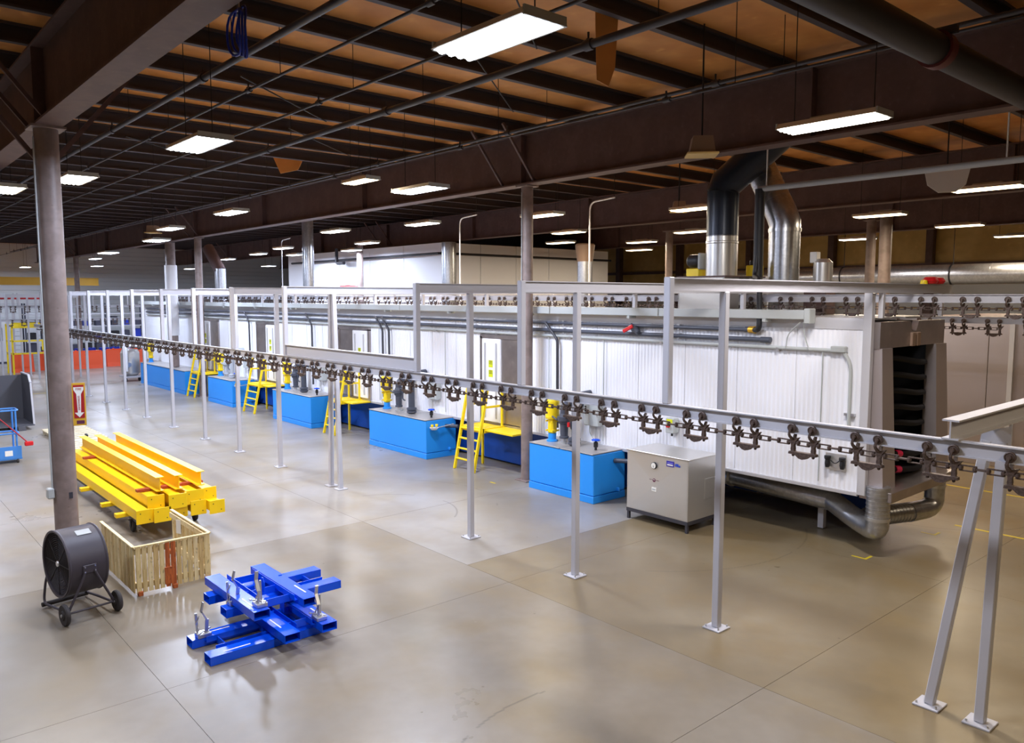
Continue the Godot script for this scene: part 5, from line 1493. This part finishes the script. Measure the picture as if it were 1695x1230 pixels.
	for k in 7:
		var o := thing("blue_drum", "blue plastic drum standing behind the orange barriers", "drum", Vector3(-53.0 - 0.3 * (k % 2), 0, -10.2 - k * 0.68), "blue drums behind the barriers")
		part(o, "drum_body", MB.new().lathe([[0.0, 0.0], [0.27, 0.0], [0.29, 0.05], [0.29, 0.3], [0.3, 0.32], [0.29, 0.34], [0.29, 0.6], [0.3, 0.62], [0.29, 0.64], [0.28, 0.9], [0.0, 0.92]], 18).mesh(), M.barrel)
		part(o, "drum_bung", MB.new().lathe([[0.0, 0.05], [0.04, 0.05], [0.04, 0.0]], 8, Transform3D(Basis.IDENTITY, Vector3(0.15, 0.9, 0))).mesh(), M.black)
	# grey machines
	var Q := [[Vector3(-55.0, 0, -5.0), Vector3(2.0, 1.3, 2.6), "pale grey machine base by the far end wall"], [Vector3(-53.5, 0, -1.5), Vector3(2.2, 2.0, 2.4), "pale grey machine with dark control window beyond the bin"], [Vector3(-56.5, 0, -7.8), Vector3(1.6, 2.6, 1.2), "tall pale machine cabinet beside the racks"]]
	for q in Q:
		var o := thing("machine", q[2], "machine", q[0])
		var s: Vector3 = q[1]
		part(o, "machine_body", bx(s, 0.05), M.machine, Vector3(0, s.y / 2, 0))
		part(o, "control_window", bx(Vector3(0.04, s.y * 0.3, s.z * 0.4), 0.01), M.rack_dark, Vector3(s.x / 2 + 0.02, s.y * 0.68, 0))
		part(o, "machine_plinth", bx(Vector3(s.x + 0.1, 0.12, s.z + 0.1)), M.rack_dark, Vector3(0, 0.06, 0))
	# stack light
	var sl := thing("stack_light", "red and green stack light above the far conveyor frames", "stack light", Vector3(-44.0, 4.13, -8.9))
	part(sl, "mast", MB.new().tube([Vector3(0, 0.0, 0), Vector3(0, 0.3, 0)], 0.03, 8).mesh(), M.white_paint)
	part(sl, "green_lens", MB.new().tube([Vector3(0, 0.3, 0), Vector3(0, 0.55, 0)], 0.08, 10).mesh(), flat(c8(20, 140, 70), 0.4))
	part(sl, "red_lens", MB.new().tube([Vector3(0, 0.56, 0), Vector3(0, 0.9, 0)], 0.08, 10).mesh(), M.red)
	# stainless filter vessel with pipe loop
	var f := thing("filter_vessel", "stainless filter vessel with white pipe loop and black caster beside the longest tank", "vessel", Vector3(-40.35, 0, -10.95))
	part(f, "vessel_body", MB.new().lathe([[0.0, 0.25], [0.3, 0.28], [0.42, 0.4], [0.42, 1.35], [0.35, 1.5], [0.0, 1.56]], 24).mesh(), M.stainless_bright)
	part(f, "pipe_loop", MB.new().tube(rounded([Vector3(0.5, 0.5, 0.3), Vector3(0.5, 1.7, 0.3), Vector3(0.5, 1.7, -0.5), Vector3(0.5, 0.9, -0.5)], 0.2), 0.07, 12).mesh(), M.white_paint)
	part(f, "flange_face", MB.new().lathe([[0.0, 0.1], [0.12, 0.1], [0.14, 0.0]], 14, Transform3D(Basis(Vector3.BACK, -PI / 2), Vector3(0.4, 0.8, 0.2))).mesh(), M.zinc)
	part(f, "base_skid", bx(Vector3(0.9, 0.08, 0.8)), M.grey_paint, Vector3(0, 0.22, 0))
	for z in [-0.3, 0.3]:
		part(f, "caster", MB.new().lathe([[0.0, -0.04], [0.1, -0.04], [0.1, 0.04], [0.0, 0.04]], 12, Transform3D(Basis(Vector3.RIGHT, PI / 2), Vector3(0.3, 0.1, z))).mesh(), M.black)
	# dark hopper
	var h := thing("steel_hopper", "dark grey open steel hopper with pale worn rim", "hopper", Vector3(-28.2, 0, -3.8))
	part(h, "floor_plate", bx(Vector3(1.7, 0.04, 1.7)), M.bin, Vector3(0, 0.14, 0))
	part(h, "rear_wall", bx(Vector3(0.03, 1.4, 1.7)), M.bin, Vector3(-0.8, 0.85, 0))
	for z in [-0.84, 0.84]:
		part(h, "side_wall", MB.new().prism(PackedVector2Array([Vector2(-0.82, 0.15), Vector2(0.8, 0.15), Vector2(0.55, 1.4), Vector2(0.3, 1.6), Vector2(-0.82, 1.6)]), 0.03, Transform3D(Basis.IDENTITY, Vector3(0, 0, z))).mesh(), M.bin)
		part(h, "rim", MB.new().bar(Vector3(0.8, 0.15, z), Vector3(0.55, 1.4, z), 0.06, 0.05, Vector3.UP).bar(Vector3(0.55, 1.4, z), Vector3(0.3, 1.62, z), 0.06, 0.05, Vector3.UP).bar(Vector3(0.3, 1.62, z), Vector3(-0.82, 1.62, z), 0.06, 0.04, Vector3.UP).mesh(), M.grey_paint)
	part(h, "fork_pocket", MB.new().box(Vector3(0, 0.06, -0.5), Vector3(1.9, 0.12, 0.2)).box(Vector3(0, 0.06, 0.5), Vector3(1.9, 0.12, 0.2)).mesh(), M.bin)
	# blue hand cart
	var c := thing("hand_cart", "blue tubular hand cart with low plate deck", "cart", Vector3(-22.3, 0, -2.95))
	part(c, "deck_plate", bx(Vector3(0.5, 0.03, 1.0), 0.005), M.sky_blue, Vector3(0, 0.1, 0))
	part(c, "side_plate", bx(Vector3(0.02, 0.3, 0.98), 0.005), M.sky_blue, Vector3(0.25, 0.26, 0))
	part(c, "white_label", bx(Vector3(0.004, 0.13, 0.16)), M.paper, Vector3(0.264, 0.25, -0.22))
	for hgt in [0.72, 1.28]:
		part(c, "hoop", MB.new().tube(rounded([Vector3(0.24, hgt, 0.46), Vector3(0.24, hgt, -0.46), Vector3(-0.24, hgt, -0.46), Vector3(-0.24, hgt, 0.46), Vector3(0.24, hgt, 0.46)], 0.1), 0.02, 8).mesh(), M.sky_blue)
	for p in [Vector3(0.24, 0, 0.4), Vector3(0.24, 0, -0.4), Vector3(-0.24, 0, 0.4), Vector3(-0.24, 0, -0.4)]:
		part(c, "upright", MB.new().tube([p + Vector3.UP * 0.1, p + Vector3.UP * 1.28], 0.022, 8).mesh(), M.sky_blue)
		part(c, "cart_wheel", MB.new().lathe([[0.0, -0.02], [0.05, -0.02], [0.05, 0.02], [0.0, 0.02]], 12, Transform3D(Basis(Vector3.RIGHT, PI / 2), p + Vector3.UP * 0.05)).mesh(), M.rubber)
	var bm := thing("push_broom", "broom with dark red handle and red head leaning in the blue cart", "broom", Vector3(-22.0, 0, -3.2))
	part(bm, "broom_handle", MB.new().tube([Vector3(0.05, 0.5, -0.35), Vector3(0.0, 1.3, 0.35)], 0.014, 8).mesh(), M.sign_red)
	part(bm, "broom_head", bx(Vector3(0.1, 0.1, 0.18), 0.015), M.red, Vector3(0.06, 0.46, -0.38))


func small_things() -> void:
	# floor tape
	var tp := [["yellow tape corner mark on the floor before the washer end", PackedVector2Array([Vector2(-0.12, 0), Vector2(0.12, 0), Vector2(0.12, 0.22), Vector2(0.08, 0.22), Vector2(0.08, 0.04), Vector2(-0.12, 0.04)]), Vector3(-5.4, 0.001, -11.8)], ["yellow tape corner mark on the floor behind the washer end", PackedVector2Array([Vector2(-0.12, 0), Vector2(0.12, 0), Vector2(0.12, 0.22), Vector2(0.08, 0.22), Vector2(0.08, 0.04), Vector2(-0.12, 0.04)]), Vector3(-5.2, 0.001, -13.9)]]
	for t in tp:
		single("floor_tape", MB.new().prism(t[1], 0.002, Transform3D(Basis(Vector3.RIGHT, Vector3.FORWARD, Vector3.UP), Vector3.ZERO)).mesh(), M.tape, t[0], "floor mark", t[2])
	single("floor_line", bx(Vector3(7.0, 0.002, 0.07)), M.tape, "worn yellow aisle line behind the washer end", "floor mark", Vector3(-1.6, 0.0012, -14.8))
	single("floor_line", bx(Vector3(9.0, 0.002, 0.07)), M.tape, "worn yellow aisle line along the oven wall", "floor mark", Vector3(-2.6, 0.0012, -17.9))
	single("floor_line", bx(Vector3(0.08, 0.002, 4.0)), M.tape, "yellow aisle line on the floor beyond the dark hopper", "floor mark", Vector3(-37.5, 0.0012, -5.2))
	single("floor_tape", bx(Vector3(0.18, 0.002, 0.05)), M.tape, "short yellow tape dash near the ladder foot", "floor mark", Vector3(-12.9, 0.0012, -10.7))
	# hanging speakers
	for a in [[Vector3(-6.6, 5.95, -9.2), "boxy loudspeaker hanging on a rod before the washer girder"], [Vector3(-11.8, 6.05, -15.6), "boxy loudspeaker hanging behind the exhaust stack"], [Vector3(-28.0, 6.15, -8.5), "boxy loudspeaker hanging over the far aisle"], [Vector3(-33.0, 5.6, -6.3), "boxy loudspeaker hanging beyond the thick grey column"]]:
		var o := thing("hanging_speaker", a[1], "loudspeaker", a[0])
		part(o, "speaker_box", MB.new().prism(PackedVector2Array([Vector2(-0.17, 0), Vector2(0.17, 0), Vector2(0.13, 0.22), Vector2(-0.13, 0.22)]), 0.3, Transform3D(Basis(Vector3.UP, 0.75), Vector3.ZERO)).mesh(), M.dull_brown)
		part(o, "speaker_grille", MB.new().box(Vector3(0, -0.015, 0), Vector3(0.42, 0.03, 0.38), Basis(Vector3.UP, 0.75), 0.006).mesh(), M.cream)
		part(o, "hanger_rod", MB.new().tube([Vector3(0, 0.2, 0), Vector3(0, 7.665 - float(a[0].y), 0)], 0.012, 6).mesh(), M.black)
	# white hanging scoop cover near the gas line
	var w := thing("curved_deflector", "white curved sheet deflector hanging behind the gas pipe", "deflector", Vector3(-5.6, 5.85, -15.0))
	part(w, "shade_sheet", MB.new().prism(PackedVector2Array([Vector2(-0.36, 0.4), Vector2(0.36, 0.4), Vector2(0.3, 0.1), Vector2(0.15, -0.02), Vector2(-0.12, -0.02), Vector2(-0.3, 0.12)]), 0.05, Transform3D(Basis(Vector3.UP, 0.4), Vector3.ZERO)).mesh(), M.room_white)
	part(w, "shade_rod", MB.new().tube([Vector3(0, 0.4, 0), Vector3(0, 1.815, 0)], 0.012, 6).mesh(), M.black)
	var cb := thing("cable_coil", "tangled blue cable coil hung on the thick girder over the beam stack", "cable", Vector3(-6.65, 6.2, -2.74))
	for k in 3:
		var ring := []
		for q in 21:
			var a := TAU * q / 20.0
			ring.append(Vector3(0.03 * k + 0.13 * cos(a) * (1.0 - 0.15 * k), 0.2 * sin(a) + 0.02 * sin(3.0 * a + k), -0.02 * k + 0.02 * cos(2.0 * a)))
		part(cb, "cable_loop", MB.new().tube(ring, 0.011, 6, false).mesh(), M.barrel)
	part(cb, "cable_hook", MB.new().tube(rounded([Vector3(0.0, 0.35, 0.05), Vector3(0.0, 0.3, -0.03), Vector3(0.0, 0.17, -0.03)], 0.04), 0.012, 6).mesh(), M.zinc)
	for a in [[-18.6, -14.2, "thin white conduit dropping onto the washer roof before the enclosure"], [-13.4, -14.2, "thin white conduit dropping onto the washer roof beside the exhaust stack"], [-30.5, -14.2, "thin white conduit dropping onto the far washer roof"]]:
		var o := thing("drop_conduit", a[2], "conduit", Vector3(a[0], 3.68, a[1]))
		part(o, "conduit_tube", MB.new().tube(rounded([Vector3(0, 0, 0), Vector3(0, 2.6, 0), Vector3(0.8, 2.65, 0)], 0.2), 0.02, 8).mesh(), M.white_paint)
		part(o, "hanger_strap", MB.new().tube([Vector3(0.78, 2.65, 0), Vector3(0.78, 3.985, 0)], 0.008, 6).mesh(), M.black)
	# red and yellow bundle left on the upper beam; a second red bundle by the end
	for a in [[Vector3(-19.84, 4.21, -11.2), "pinkish red cloth bundle left on a support frame header"], [Vector3(-5.33, 4.21, -13.9), "bright red bundle with yellow cap on the end header"]]:
		var o := thing("cloth_bundle", a[1], "bundle", a[0])
		var m := MB.new()
		for k in 5:
			m.lathe([[0.0, 0.0], [0.1, 0.01], [0.13, 0.06], [0.09, 0.12], [0.0, 0.13]], 10, Transform3D(Basis(Vector3.UP, k * 1.0).scaled(Vector3(1.0, 0.8 + 0.1 * (k % 3), 0.8)), Vector3(0.04 * sin(k * 2.0), 0, -0.2 + 0.1 * k)))
		part(o, "cloth", m.mesh(), M.red if a[0].x > -10.0 else flat(c8(196, 120, 130), 0.8))
		part(o, "yellow_cap", MB.new().lathe([[0.0, 0.07], [0.05, 0.06], [0.06, 0.0]], 10, Transform3D(Basis.IDENTITY, Vector3(0.0, 0.0, 0.34))).mesh(), M.yellow if a[0].x > -10.0 else M.dull_brown)
